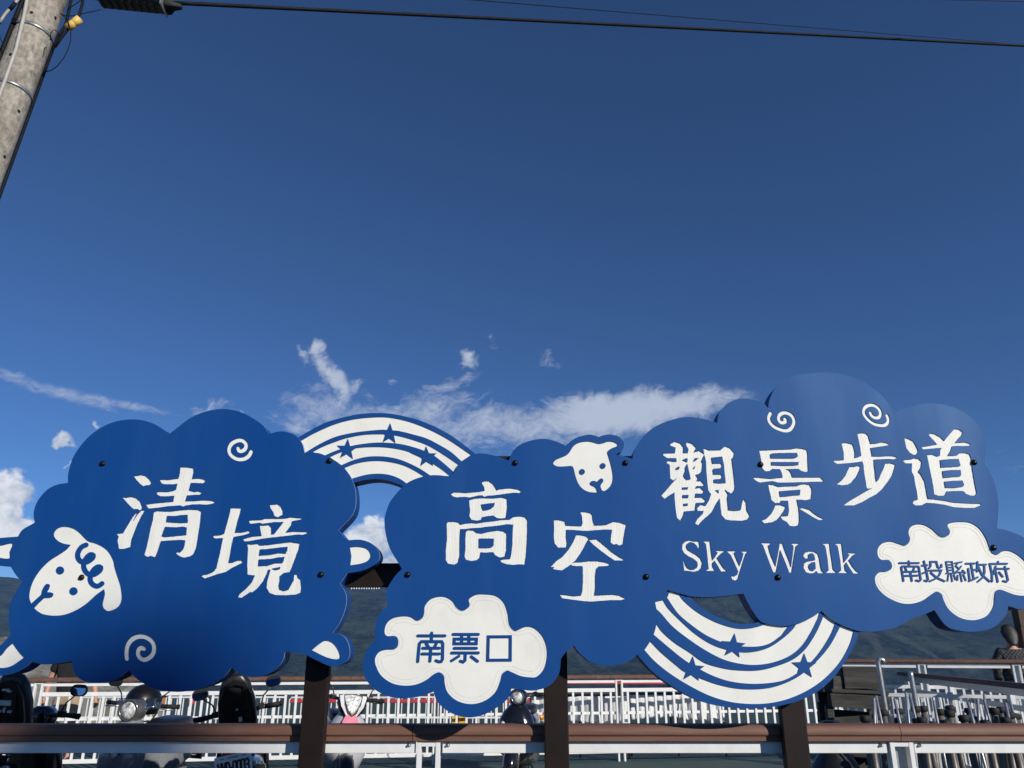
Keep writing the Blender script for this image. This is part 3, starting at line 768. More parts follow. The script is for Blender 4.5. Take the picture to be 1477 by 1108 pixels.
BANDS_B = [{'add': [curve_loop(s, OC)], 'sub': ST_B} for s in (
 '208,57|265,75 300,120 370,180 450,230 540,270 640,297 720,297 780,285 840,265|900,280 970,285|930,340 860,390 790,412 700,415 620,405 540,385 440,340 340,270 260,200 190,100',
 '95,130|165,115 200,170 280,250 370,330 470,395 560,430 660,450 750,448 850,420 940,360 1000,305 1025,268|1100,230 1178,177|1165,230 1120,320 1060,410 980,475 880,515 780,532 680,528 560,500 440,440 320,360 220,280 150,200 95,150',
 '120,265 160,320 240,390 340,455 400,500 460,530 580,560 700,570 800,565 900,540 1000,500 1070,445 1120,380 1165,300 1205,205|1278,258 1250,330 1190,430 1120,515 1040,580 950,630 850,650 730,655 600,640 490,605 390,555 300,500 200,420 100,335|110,300',
 '80,378 150,450 250,535 310,580 420,625 520,660 640,685 760,690 880,675 1000,630 1090,570 1170,495 1240,410 1290,320 1310,278|1395,315 1370,400 1310,510 1220,610 1110,690 980,750 850,780 720,785 590,770 460,730 330,665 210,590 110,510 42,435')]

PX = (0, 0, 1.0)
CLOUD_1 = {'add': [curve_loop(
 '244.6,625.7 273.5,603.8 296,594 318.6,590 338,592 355.3,598 377.9,612.6 388.4,626|388.4,626 399,623 410.5,622.6 425.5,627.7 436,640 439.3,653.5|439.3,653.5 454,653 468,656.5 491,670 507,690 513.3,714 509.6,740.6 488.3,764.9|488.3,764.9 500.8,779.4|'
 '500.8,779.4 520.9,778.7 538.4,785.7 547.5,799 544,811 525.9,822 500.8,827|490.6,842 499.2,857.6 498.5,876.4 490.4,897.7 480.4,912.8|480.4,912.8 495.4,917.8 503,930 504.2,945.4 496.7,956.7 478,961 457.8,953 439,943.5|411.4,940.4 407.6,953 397.6,965.5 382.5,974.3 364,977 348,973 333.7,963|'
 '333.7,963 321,978 296,990.6 261,998 225.8,994.3 200.7,981.8 184.9,966.7|184.9,966.7 173,976.8 155.5,983.5 133,985 116,980 106,968 103.6,953.4|103.6,953.4 82.8,957 62.7,958.5 46.4,954.7|46.4,954.7 27.6,968 10,973.5 -10,975 -30,972 -46,958 -36,944 -18,938 0,931 15,916|'
 '15,916 12.5,892 16,868 32,838|32,838 24,831 15,817|15,817 0,815 -22,812 -46,800 -40,786 -20,779 0,776 26,774|26,773.5 32.6,764 50,754|50,754 48.5,740 54,723 67.7,706.7 82.8,699 97.8,696.7|97.8,696.7 99,680 108,655 130.5,627.7 160.6,610 193,605 220.8,611 244.6,625.7', PX)], 'sub': []}
CLOUD_2 = {'add': [curve_loop(
 '734,664 740.4,650 755.5,638.9 780.6,633 800.6,636.3 815.6,643|815.6,643 830,632 848.5,627 856.6,628 863.5,630.3|863.5,630.3 871,627.8 881,626.8 891.5,629.5 898.9,636.4 899.7,644.5 895.6,651 887.5,656|887.5,656 898.5,657.7 918.5,665 936,680 946,703 941,730 927.3,753|'
 '927.3,753 943.6,765.5 961,788 971,810.7 972.5,832|972.5,832 962,852 945,868|945,868 948,890 943,915 930,937 920.6,944|920.6,944 903,955.4 878,960.5 852.9,955.4 835.3,941.6 827.8,930.9|827.8,930.9 816,941 809,950.4|809,950.4 806.5,970.5 794,988 772,996 753,995 738,992|'
 '738,992 734,1005.5 721,1017.8 700,1030 681,1034.8 662,1033 643,1024 630,1011 625.5,998|625.5,998 600.8,1005.6 570.7,1006.9 545.6,998 528,980.5 523.5,960.5 528,940.4 540.6,922.8|540.6,922.8 540.6,907.8 546,887.7 559,874|559,874 557,860 559.4,847.6 570.7,830 579.8,820.8|'
 '579.8,820.8 561,788 554.5,755 558,735 566,719 587,697 612,687 632,685.5 648,688|648,688 656,680 665,667 687.7,654.5 715,657.7 732.4,664', PX)], 'sub': []}
CLOUD_3 = {'add': [curve_loop(
 '912.5,663 915,650 927.6,630 950,612.8 985,602 1012.9,604 1034.7,610|1034.7,610 1038,595 1050.5,581.4 1068,575 1085.6,576.4 1100.7,581.4 1108.7,589.7|1108.7,589.7 1110.7,575 1120.8,557.6 1140.8,543.8 1176,538 1201,538 1233.7,545 1258.8,560 1276,575 1290,596|'
 '1290,596 1307.7,588.8 1337.8,582 1370.4,586 1398,600 1415.6,620 1421.9,640 1420,668|1420,668 1433,692 1440,725 1438,762|1438,762 1455,766 1480,778 1502,808 1510,848 1496,874 1474,879 1454.5,874|1454.5,874 1450.7,887.7 1433,905 1408,911 1385.5,910 1365.4,902.8 1347.8,880|'
 '1347.8,880 1332.8,886.4 1315,892.7 1292.6,905 1267.6,910 1242.5,910.8 1219.9,904 1202,895 1184.8,881.4|1184.8,881.4 1169.7,891.5 1152,899 1132,903 1107,899.7 1096,894.7 1083.7,877.7 1072.4,856.3|1072.4,856.3 1041,860 1016,861.4 993.4,859.6|960,850 930,800 910,740 905,700', PX)], 'sub': []}
BOW_1 = {'add': [curve_loop('425,634.5 447.6,620.8 468.7,610 491.6,603 518,597.4 542.7,595.8 567,597.4 597,604 623.6,613.8 650,627.8 673,644.6 686,655|690,690|600,715 580.5,701 562,693.9 544.4,690.9 528.6,692 508,696.5|470,700 440,660', PX)], 'sub': []}
BOW_2 = {'add': [curve_loop('900,915 920,945 944.6,971.8 975.9,994 1009,1011 1045,1019.8 1087.6,1022 1132,1016.5 1165.8,1005 1194.8,985 1215,960.6 1230.5,933.8 1239.5,910|1240,880 1200,860|1130,880 1098.7,896 1076,900 1058.5,898.5 1036,890 1013.8,878 993.7,860 974,835|940,830', PX)], 'sub': []}
ARMS_1 = [{'add': [catmull(pts(s, PX), True, 2.5)], 'sub': []} for s in ('-30,790 0,787 17.5,784 14,796 13,805.5 -5,804 -28,802',)] + \
 [{'add': [curve_loop(s, PX)], 'sub': []} for s in ('18.4,928 27,940 34.6,948.4|34.6,948.4 19.5,959 8.7,963 -3,963 -18,958|-14,950 0,946.5 9,936 18,928', '504.6,789.5 517,788.7 529.7,792 534.7,800.8 531,808.3 520.9,812.8 505.3,815.3|506.8,802', '449.8,937.9 462,928 470.4,924 480.4,927.8 487.9,937.9 490.4,947.9 485.4,951 470.4,947.9 449.8,937.9')]

# ------------------------------------------------------------------ the sign
SIGN_Y, RECESS, DEPTH = 4.30, 0.005, 0.115
sign = empty('entrance_sign', (0, 4.5, 0))
tag(sign, 'large blue cloud-shaped entrance sign with white brush characters on dark brown posts', 'sign')
SO = Vector(sign.location)

def bounds(T):
    cnt = {}
    for a, b, c in T:
        for e, o in (((a, b), c), ((b, c), a), ((c, a), b)):
            k = (min(e), max(e))
            cnt.setdefault(k, []).append((e, o))
    return [v[0] for v in cnt.values() if len(v) == 1]

def plate(mb, P, T, Y, d0, d1, m_face, m_wall, back=False, outline=None, m_edge=None):
    """a flat shape (picture pixels) set upright at distance Y, from depth d0 to d1"""
    W = [at(p[0], p[1], Y) for p in P]
    f = [w + Vector((0, d0, 0)) for w in W]; b = [w + Vector((0, d1, 0)) for w in W]
    n = len(W)
    mb.add(f + b, [], 0)
    o = len(mb.v) - 2 * n
    for t in T:
        mb.f.append(tuple(o + int(i) for i in t)); mb.m.append(m_face); mb.s.append(False)
        if back: mb.f.append(tuple(o + n + int(i) for i in reversed(t))); mb.m.append(m_face); mb.s.append(False)
    bd = bounds(T)
    outer = np.zeros(len(bd), bool)
    if outline is not None:
        A_ = P[[e[0] for e, _ in bd]]; B_ = P[[e[1] for e, _ in bd]]; C_ = P[[t for _, t in bd]]
        mid = (A_ + B_) / 2; dv = mid - C_
        q = mid + dv * 0.02 + dv / np.maximum(1e-6, np.linalg.norm(dv, axis=1))[:, None] * 0.05
        outer = ~region_test(q, outline)
    for ((a, c), third), ou in zip(bd, outer):
        mb.f.append((o + int(a), o + int(c), o + n + int(c), o + n + int(a))); mb.m.append(m_edge if ou else m_wall); mb.s.append(False)

def tidy(mb):
    """drop unused points"""
    used = sorted({i for f in mb.f for i in f}); idx = {u: k for k, u in enumerate(used)}
    mb.v = [mb.v[u] for u in used]; mb.f = [tuple(idx[i] for i in f) for f in mb.f]
    return mb

def panel(name, outline, inlays, raised, Y, label):
    mb = MB()
    P, T = fill([outline], [r for _, r, _, _ in inlays])
    plate(mb, P, T, Y, 0, RECESS, 0, 0, False, outline, 1)
    P2, T2 = fill([outline])
    plate(mb, P2, T2, Y, RECESS + 0.0007, DEPTH, 0, 0, True)
    o = tidy(mb).build(name, [M['blue'], M['whitecore']], sign, SO, fix=False)
    o['label'] = label
    for nm, r, mt, lab in inlays:
        q = MB(); Pi, Ti = fill([r])
        plate(q, Pi, Ti, Y, RECESS - 0.0006, RECESS + 0.004, 0, 0)
        c = tidy(q).build(nm, mt, o, SO, fix=False)
        if lab: c['label'] = lab
    for nm, r, lab in raised:
        q = MB(); Pi, Ti = fill([r])
        plate(q, Pi, Ti, Y, 0.0, RECESS - 0.0008, 0, 0)
        c = tidy(q).build(nm, M['blue'], o, SO, fix=False)
        if lab: c['label'] = lab
    return o

W_, WP = M['white'], M['whiteplaque']
pan1 = panel('cloud_panel', CLOUD_1, [('engraved_character', G_QING, W_, 'white brush character 清'), ('engraved_character', G_JING, W_, 'white brush character 境'), ('sheep_face', SHEEP_A, WP, 'white sheep face with blue curl looking left')]
 + [('sheep_hoof', a, WP, None) for a in ARMS_1] + [('spiral_mark', s, WP, None) for s in SPIRALS[:2]], [], SIGN_Y + 0.004, 'blue cloud panel shaped like a sheep, reading 清境')
pan2 = panel('cloud_panel', CLOUD_2, [('engraved_character', G_GAO, W_, 'white brush character 高'), ('engraved_character', G_KONG, W_, 'white brush character 空'), ('sheep_face', SHEEP_B, WP, 'small white lamb face'), ('white_cloud_plaque', PLAQUE_A, WP, 'white puffy plaque reading 南票口')],
 [('raised_character', g, 'blue character ' + ch) for g, ch in zip(PEN_A, '南票口')], SIGN_Y, 'blue cloud panel reading 高空 above a white plaque')
pan3 = panel('cloud_panel', CLOUD_3, [('engraved_character', g, W_, 'white brush character ' + ch) for g, ch in zip((G_GUAN, G_JING3, G_BU, G_DAO), '觀景步道')] + [('engraved_letter', g, W_, 'white serif letter ' + ch) for g, ch in zip(LATIN, 'SkyWalk')]
 + [('spiral_mark', s, WP, None) for s in SPIRALS[2:]] + [('white_cloud_plaque', PLAQUE_B, WP, 'white puffy plaque reading 南投縣政府')],
 [('raised_character', g, 'blue character ' + ch) for g, ch in zip(PEN_B, '南投縣政府')], SIGN_Y + 0.010, 'blue cloud panel reading 觀景步道 and Sky Walk')
bow1 = panel('rainbow_panel', BOW_1, [('white_band', b, WP, None) for b in BANDS_A], [], SIGN_Y + 0.016, 'arched rainbow panel with white bands and three blue stars')
bow2 = panel('rainbow_panel', BOW_2, [('white_band', b, WP, None) for b in BANDS_B], [], SIGN_Y + 0.020, 'bowl-shaped rainbow panel with white bands and three blue stars')

def router_marks(pan, loop, Y, insets, w=0.55):
    """faint concentric ridges the cutter left inside a white field, following its outline"""
    for d in insets:
        L = dilate(loop, -d)
        L = catmull([(sum(L[(i + k) % len(L)][0] for k in range(-3, 4)) / 7, sum(L[(i + k) % len(L)][1] for k in range(-3, 4)) / 7) for i in range(0, len(L), 2)], True, 4.0)
        a_, b_ = stroke(L, w, True)
        n = len(a_)
        mb = MB()
        q0 = [at(p[0], p[1], Y) + Vector((0, RECESS - 0.0012, 0)) for p in a_]; q1 = [at(p[0], p[1], Y) + Vector((0, RECESS - 0.0012, 0)) for p in b_]
        mb.add(q0 + q1, [(i, (i + 1) % n, n + (i + 1) % n, n + i) for i in range(n)])
        tidy(mb).build('router_mark', M['toolmark'], pan, SO, fix=False)
router_marks(pan2, PLAQUE_A['add'][0], SIGN_Y, (3.2, 8.5))
router_marks(pan3, PLAQUE_B['add'][0], SIGN_Y + 0.010, (3.0, 7.5))

def bolt_mesh():
    mb = MB()
    mb.lathe([(0.0165, 0), (0.0165, 0.003), (0.0125, 0.0032), (0.0125, 0.009), (0.010, 0.0125), (0.004, 0.014), (0.0, 0.014)], 12, Matrix.Rotation(R(90), 4, 'X'))
    return mb
b0 = None
for pan, Y, lst in ((pan1, SIGN_Y + 0.004, ((148, 669), (475, 665), (463, 829), (117, 833), (410, 958))), (pan2, SIGN_Y, ((588, 829), (743, 668), (902, 668), (932, 832))), (pan3, SIGN_Y + 0.010, ((1097, 670), (1122, 833), (1405, 667), (1433, 790)))):
    for u, v in lst:
        if (u, v) == (410, 958): continue
        p = at(u, v, Y) - SO
        if (u, v) == (117, 833): p.y += RECESS
        if b0 is None:
            b0 = bolt_mesh().build('bolt', M['bolt'], pan); b0.location = p
        else: share(b0, pan, p, name='bolt')

# steel frame behind the panels
POST_Y = SIGN_Y + DEPTH + 0.024
for u in (450, 803, 1148):
    x = at(u, 1060, POST_Y).x
    mb = MB(); mb.box((x, POST_Y + 0.03, 1.30), (0.128, 0.06, 2.56), bev=0.005)
    mb.box((x, POST_Y + 0.03, 0.01), (0.26, 0.2, 0.02))
    mb.build('sign_post', M['darkbrown'], sign, SO)
for v0, v1, u0, u1 in ((657, 690, 150, 1400), (812, 847, 60, 1420)):
    a, b = at(u0, v0, POST_Y - 0.03), at(u1, v1, POST_Y - 0.03)
    mb = MB(); mb.box(((a.x + b.x) / 2, POST_Y - 0.010, (a.z + b.z) / 2), (b.x - a.x, 0.017, a.z - b.z), bev=0.004)
    mb.build('cross_beam', M['darkbrown'], sign, SO)
# small row of clips under the lower beam
clip = None
for i in range(15):
    p = at(507 + i * 3.6, 849, POST_Y - 0.02) - SO
    if clip is None:
        mb = MB(); mb.lathe([(0.0028, -0.004), (0.004, 0), (0.0028, 0.004)], 8)
        clip = mb.build('light_bead', M['whitecore'], sign); clip.location = p
    else: share(clip, sign, p, name='light_bead')

# ------------------------------------------------------------------ railings
def cap_profile(w=0.15, h=0.088):
    """bull-nosed handrail board with a stepped lip below, (y, z) with the top at z = 0"""
    p = []
    for k in range(9):
        a = R(90 + 90 * k / 8)
        p.append((-w / 2 + 0.030 + 0.030 * math.cos(a), -0.042 + 0.042 * math.sin(a)))
    p += [(-w / 2 + 0.002, -0.050), (-w / 2 + 0.012, -0.054), (-w / 2 + 0.012, -h + 0.004), (-w / 2 + 0.018, -h), (w / 2 - 0.018, -h), (w / 2 - 0.012, -h + 0.004), (w / 2 - 0.012, -0.054), (w / 2 - 0.002, -0.050)]
    for k in range(9):
        a = R(90 * k / 8)
        p.append((w / 2 - 0.030 + 0.030 * math.cos(a), -0.042 + 0.042 * math.sin(a)))
    return p

def rail_thing(name, A, B, label, cat, group=None):
    """local x runs from A to B"""
    A, B = Vector(A), Vector(B)
    r = empty(name, (A.x, A.y, 0), (0, 0, math.atan2(B.y - A.y, B.x - A.x)))
    tag(r, label, cat, group)
    return r, math.hypot(B.x - A.x, B.y - A.y)

def cap_piece(parent, x0, x1, z, mat, y=0.0, w=0.15, h=0.088, tilt=0.0):
    mb = MB(); mb.loft(sweep(cap_profile(w, h), x0, x1, y, z), 0, True, False)
    return mb.build('handrail_cap', mat, parent)

def bar(parent, name, x0, x1, z, mat, h=0.055, d=0.03, y=0.0):
    mb = MB(); mb.box(((x0 + x1) / 2, y, z), (x1 - x0, d, h), bev=0.003)
    return mb.build(name, mat, parent)

def u_post(parent, x, top, mat, w=0.125, d=0.05, y=0.0, web=True):
    mb = MB()
    for s in (-1, 1): mb.box((x + s * (w / 2 - 0.012), y, top / 2), (0.024, d, top), bev=0.002)
    mb.box((x, y, top - 0.012), (w - 0.05, d - 0.004, 0.022))
    if web: mb.box((x, y + d / 2 - 0.008, top / 2), (w - 0.05, 0.008, top - 0.06), mat=1)
    return mb.build('rail_post', [mat, M['galv']], parent)

# near railing right behind the sign
RY, RZ = 4.58, 1.108
fr, L = rail_thing('handrail', (-4.2, RY, 0), (4.4, RY, 0), 'near brown-capped handrail with white steel bar running along the bottom of the picture', 'railing')
xj = at(1289, 1045, RY).x + 4.2
xj0 = at(595, 1045, RY).x + 4.2 - 0.0
cuts = [0.0, xj - 2.62 * 1, xj, L]
for i in range(len(cuts) - 1):
    cap_piece(fr, cuts[i] + (0.0016 if i else 0), cuts[i + 1] - 0.0016, RZ, M['composite'], h=0.083)
pxs = [at(u, 1085, RY).x + 4.2 for u in (-66, 619, 1296)]
pw = 0.125
edges = [0.0] + [q for p in pxs for q in (p - pw / 2 - 0.012, p + pw / 2 + 0.012)] + [L]
bolt2 = None
for i in range(0, len(edges), 2):
    x0, x1 = edges[i], edges[i + 1]
    if x1 - x0 < 0.1: continue
    bar(fr, 'white_bar', x0, x1, RZ - 0.113, M['whitepaint'], 0.056, 0.03, -0.02)
    bar(fr, 'lower_bar', x0, x1, 0.42, M['whitepaint'], 0.056, 0.03, -0.02)
    for q in (x0 + 0.03, x1 - 0.03):
        if bolt2 is None:
            mb = MB(); mb.lathe([(0.011, 0), (0.011, 0.006), (0.006, 0.01), (0.006, 0.018), (0, 0.018)], 8, Matrix.Rotation(R(90), 4, 'X'))
            bolt2 = mb.build('bolt', M['galv'], fr); bolt2.location = (q, -0.034, RZ - 0.100)
        else: share(bolt2, fr, (q, -0.034, RZ - 0.100), name='bolt')
for k, p in enumerate(pxs): u_post(fr, p, RZ - 0.084, M['whitepaint'], pw, 0.06, -0.02, k == 2)

# long white railing across the court
A, B = Vector((-9.4, 10.3, 0)), Vector((4.95, 12.42, 0))
fen, L = rail_thing('white_railing', A, B, 'long white baluster railing with brown cap across the green court behind the scooters', 'railing')
FZ = 1.135
n = 6
for i in range(n): cap_piece(fen, L * i / n + 0.002, L * (i + 1) / n - 0.002, FZ, M['oldbrown'], 0, 0.12, 0.055)
ang = fen.rotation_euler.z
def fence_x(u):
    """where the sight line of column u meets the railing"""
    d = ray(u, 1000); n_ = Vector((-math.sin(ang), math.cos(ang)))
    t = (A.x * n_.x + A.y * n_.y) / (d.x * n_.x + d.y * n_.y)
    return (d.x * t - A.x) * math.cos(ang) + (d.y * t - A.y) * math.sin(ang)
px0 = fence_x(893)
posts = [px0 - 2.6 * k for k in range(-1, 6) if 0 < px0 - 2.6 * k < L]
for p in posts: u_post(fen, p, FZ - 0.057, M['whitepaint'], 0.11, 0.05, 0.0, False)
es = sorted([0.0, L] + [q for p in posts for q in (p - 0.058, p + 0.058)])
bal = None
for i in range(0, len(es), 2):
    x0, x1 = es[i], es[i + 1]
    if x1 - x0 < 0.2: continue
    bar(fen, 'top_bar', x0, x1, FZ - 0.085, M['whitepaint'], 0.045, 0.03)
    bar(fen, 'baluster_bar', x0, x1, FZ - 0.205, M['whitepaint'], 0.05, 0.03)
    bar(fen, 'middle_bar', x0, x1, 0.625, M['whitepaint'], 0.036, 0.02, 0.022)
    bar(fen, 'bottom_bar', x0, x1, 0.13, M['whitepaint'], 0.05, 0.03)
    k = int((x1 - x0) / 0.131)
    for j in range(k):
        x = x0 + (j + 0.5) * (x1 - x0) / k
        if bal is None:
            mb = MB(); mb.box((0, 0, 0), (0.03, 0.018, FZ - 0.23 - 0.155))
            bal = mb.build('baluster', M['whitepaint'], fen); bal.location = (x, 0, (FZ - 0.23 + 0.155) / 2)
        else: share(bal, fen, (x, 0, (FZ - 0.23 + 0.155) / 2), name='baluster')

# raised rail at the right with its timber pillar
P0, P1 = Vector((5.0, 12.9, 0)), Vector((9.2, 11.7, 0))
rr, L = rail_thing('deck_railing', P0, P1, 'tall weathered rail with rusty brown cap at the right, farthest of the right-hand rails', 'railing')
DZ = 1.34
cap_piece(rr, 0, L, DZ, M['oldbrown'], 0, 0.12, 0.06)
for p in (0.06, 1.32, 2.6, 3.9):
    if p < L: u_post(rr, p, DZ - 0.062, M['whitepaint'], 0.11, 0.05)
bar(rr, 'top_bar', 0.14, 1.24, DZ - 0.095, M['whitepaint'], 0.06, 0.03); bar(rr, 'top_bar', 1.4, 2.52, DZ - 0.095, M['whitepaint'], 0.06, 0.03); bar(rr, 'top_bar', 2.68, 3.82, DZ - 0.095, M['whitepaint'], 0.06, 0.03)
bar(rr, 'baluster_bar', 0.14, L - 0.1, DZ - 0.40, M['whitepaint'], 0.05, 0.026, 0.04)
bar(rr, 'bottom_bar', 0.14, L - 0.1, 0.2, M['whitepaint'], 0.05, 0.026, 0.04)
rb = None
for j in range(34):
    x = 0.2 + j * 0.118
    if x > L - 0.12: break
    if rb is None:
        mb = MB(); mb.box((0, 0, 0), (0.03, 0.02, 0.69)); rb = mb.build('baluster', M['whitepaint'], rr); rb.location = (x, 0.04, 0.57)
    else: share(rb, rr, (x, 0.04, 0.57), name='baluster')

# side railing that comes towards the viewer at the right
S0, S1 = Vector((6.2, 13.3, 0)), Vector((5.15, 7.3, 0))
sr, L = rail_thing('ramp_handrail', S0, S1, 'brown-topped handrail with two grey bars coming forward at the right edge', 'railing')
cap_piece(sr, 0.3, L, 1.15, M['oldbrown'], 0, 0.11, 0.05)
bar(sr, 'grey_bar', 0.3, L, 1.055, M['galv'], 0.075, 0.02, 0.0)
bar(sr, 'lower_bar', 0.3, L, 0.895, M['galv'], 0.06, 0.02, -0.012)
for p in (0.5, 2.35, 4.2, L - 0.08):
    mb = MB(); mb.box((p, 0.035, 0.545), (0.10, 0.05, 1.09), bev=0.003); mb.build('rail_post', M['whitepaint'], sr)
sb = None
for j in range(40):
    x = 0.62 + j * 0.14
    if x > L - 0.15: break
    if min(abs(x - q) for q in (0.5, 2.35, 4.2)) < 0.09: continue
    if sb is None:
        mb = MB(); mb.box((0, 0, 0), (0.03, 0.02, 0.77)); sb = mb.build('baluster', M['whitepaint'], sr); sb.location = (x, 0.035, 0.478)
    else: share(sb, sr, (x, 0.035, 0.478), name='baluster')
bar(sr, 'bottom_bar', 0.6, L - 0.1, 0.07, M['whitepaint'], 0.05, 0.02, 0.035)

Q0, Q1 = Vector((at(1250, 1000, 10.6).x, 10.6, 0)), Vector((at(1500, 1000, 9.9).x, 9.9, 0))
qr, L = rail_thing('queue_railing', Q0, Q1, 'low bright white railing of close bars between the deck rail and the steel posts', 'railing')
bar(qr, 'top_bar', 0, L, 0.94, M['whitepaint'], 0.04, 0.03); bar(qr, 'middle_bar', 0, L, 0.70, M['whitepaint'], 0.03, 0.02, 0.026); bar(qr, 'bottom_bar', 0, L, 0.10, M['whitepaint'], 0.04, 0.03)
qb = None
for j in range(int(L / 0.085)):
    x = 0.04 + j * 0.085
    if qb is None:
        mb = MB(); mb.box((0, 0, 0), (0.024, 0.018, 0.80)); qb = mb.build('baluster', M['whitepaint'], qr); qb.location = (x, 0, 0.52)
    else: share(qb, qr, (x, 0, 0.52), (0, R(random.uniform(-0.5, 0.5)), 0), name='baluster')
for x in (0.0, L * 0.5, L):
    mb = MB(); mb.box((x, 0.045, 0.49), (0.06, 0.05, 0.98), bev=0.003); mb.build('rail_post', M['whitepaint'], qr)

pl = empty('timber_pillar', (at(1474, 900, 12.6).x, 12.6, 0)); tag(pl, 'dark brown timber pillar rising behind the cloud panel at the right edge', 'pillar')
mb = MB(); mb.box((0, 0, 1.06), (0.16, 0.16, 2.12), bev=0.008); mb.build('post', M['pillar'], pl)
mb = MB(); mb.box((0.2, -0.06, 1.96), (0.55, 0.05, 0.30), bev=0.006); mb.build('board', M['pillar'], pl)
mb = MB(); mb.box((0.16, -0.05, 1.75), (0.40, 0.04, 0.07), bev=0.005); mb.build('brace', M['pillar'], pl)

# low white barriers beyond the railing
def barrier(u0, u1, Y, zt, red, label):
    a, b = at(u0, 1010, Y), at(u1, 1010, Y)
    r, L = rail_thing('crowd_barrier', (a.x, Y, 0), (b.x, Y, 0), label, 'barrier', 'low white barriers beyond the railing')
    mb = MB(); mb.tube([(0, 0, 0.02), (0, 0, zt - 0.03), (0.03, 0, zt), (L - 0.03, 0, zt), (L, 0, zt - 0.03), (L, 0, 0.02)], 0.018, 6); mb.build('frame', M['whitepaint'], r)
    bar(r, 'middle_bar', 0.02, L - 0.02, zt * 0.52, M['whitepaint'], 0.03, 0.02); bar(r, 'bottom_bar', 0.02, L - 0.02, 0.12, M['whitepaint'], 0.03, 0.02)
    k = max(2, int(L / 0.10)); f = None
    for j in range(1, k):
        x = L * j / k
        if f is None:
            mb = MB(); mb.box((0, 0, 0), (0.016, 0.014, zt - 0.14)); f = mb.build('upright', M['whitepaint'], r); f.location = (x, 0, zt / 2 + 0.052)
        else: share(f, r, (x, 0, zt / 2 + 0.052), name='upright')
    if red: bar(r, 'red_band', 0.02, L - 0.02, zt - 0.055, M['red'], 0.05, 0.012, -0.022)
    for x in (0.06, L - 0.06):
        mb = MB(); mb.box((x, 0, 0.01), (0.05, 0.4, 0.02)); mb.build('foot', M['whitepaint'], r)
for u0, u1, red, lab in ((110, 205, 0, 'low white barrier behind the man in khaki shorts'), (212, 300, 0, 'low white barrier behind the grey retro scooter'), (306, 412, 0, 'low white barrier behind the scooter with raised seat'),
                         (418, 530, 1, 'low white barrier with red band left of the pink-nosed scooter'), (536, 650, 1, 'low white barrier with red band behind the pink-nosed scooter'), (656, 770, 1, 'low white barrier with red band behind the black retro scooter')):
    barrier(u0, u1, 14.6, 0.68, red, lab)

# pleated white sheets behind the railing, and the red belt over them
def pleated(u0, u1, Y, zt, zb, label):
    a, b = at(u0, 1010, Y).x, at(u1, 1010, Y).x
    mb = MB(); nx_, nz_ = 150, 12
    vs = []
    for j in range(nz_ + 1):
        t = j / nz_
        for i in range(nx_ + 1):
            s = i / nx_; x = a + (b - a) * s
            ph = x / 0.132 * 2 * math.pi + 0.6 * noise.noise(Vector((x * 3, t * 2, 1)))
            fold = 0.030 * (1 - abs(math.sin(ph / 2))) + 0.012 * noise.noise(Vector((x * 9, t * 5, 2)))
            sag = 0.03 * math.sin(s * 5) + 0.02 * noise.noise(Vector((x * 4, 0, 7)))
            vs.append((x + 0.02 * t * noise.noise(Vector((x * 6, t * 3, 4))), Y - 0.06 + fold * (0.5 + t), zt + (zb - zt) * t + sag * t))
    w = nx_ + 1
    mb.add(vs, [(j * w + i, j * w + i + 1, (j + 1) * w + i + 1, (j + 1) * w + i) for j in range(nz_) for i in range(nx_)], 0, True)
    r = empty('white_sheet', ((a + b) / 2, Y, 0)); tag(r, label, 'sheet')
    off = Vector(((a + b) / 2, Y, 0))
    o = mb.build('cloth', M['sheet'], r, off, fix=False)
    md = o.modifiers.new('thickness', 'SOLIDIFY'); md.thickness = 0.004
    q = MB(); q.tube([(a - 0.05, Y, zt + 0.01), (b + 0.05, Y, zt + 0.01)], 0.014, 6)
    for x in (a, (a + b) / 2, b): q.tube([(x, Y + 0.03, 0.0), (x, Y + 0.03, zt + 0.01)], 0.014, 6)
    q.build('rack', M['rubber'], r, off)
pleated(766, 905, 12.25, 0.83, 0.47, 'pleated white sheet hanging on a rack beside the middle sign post')
pleated(908, 1042, 12.45, 0.84, 0.50, 'pleated white sheet hanging on a rack below the bowl-shaped rainbow')
rbelt = empty('red_belt', (at(808, 985, 13.9).x, 13.9, 0)); tag(rbelt, 'red belt barrier stretched between two posts above the white sheets', 'belt')
bx = at(966, 985, 13.9).x - rbelt.location.x
bar(rbelt, 'belt', 0, bx, 0.955, M['red'], 0.055, 0.006)
for x in (0.0, bx * 0.55, bx):
    mb = MB(); mb.tube([(x, 0.03, 0), (x, 0.03, 1.0)], 0.028, 10); mb.lathe([(0.15, 0), (0.15, 0.02), (0.03, 0.04)], 14, Matrix.Translation((x, 0.03, 0))); mb.build('belt_post', M['rubber'], rbelt)

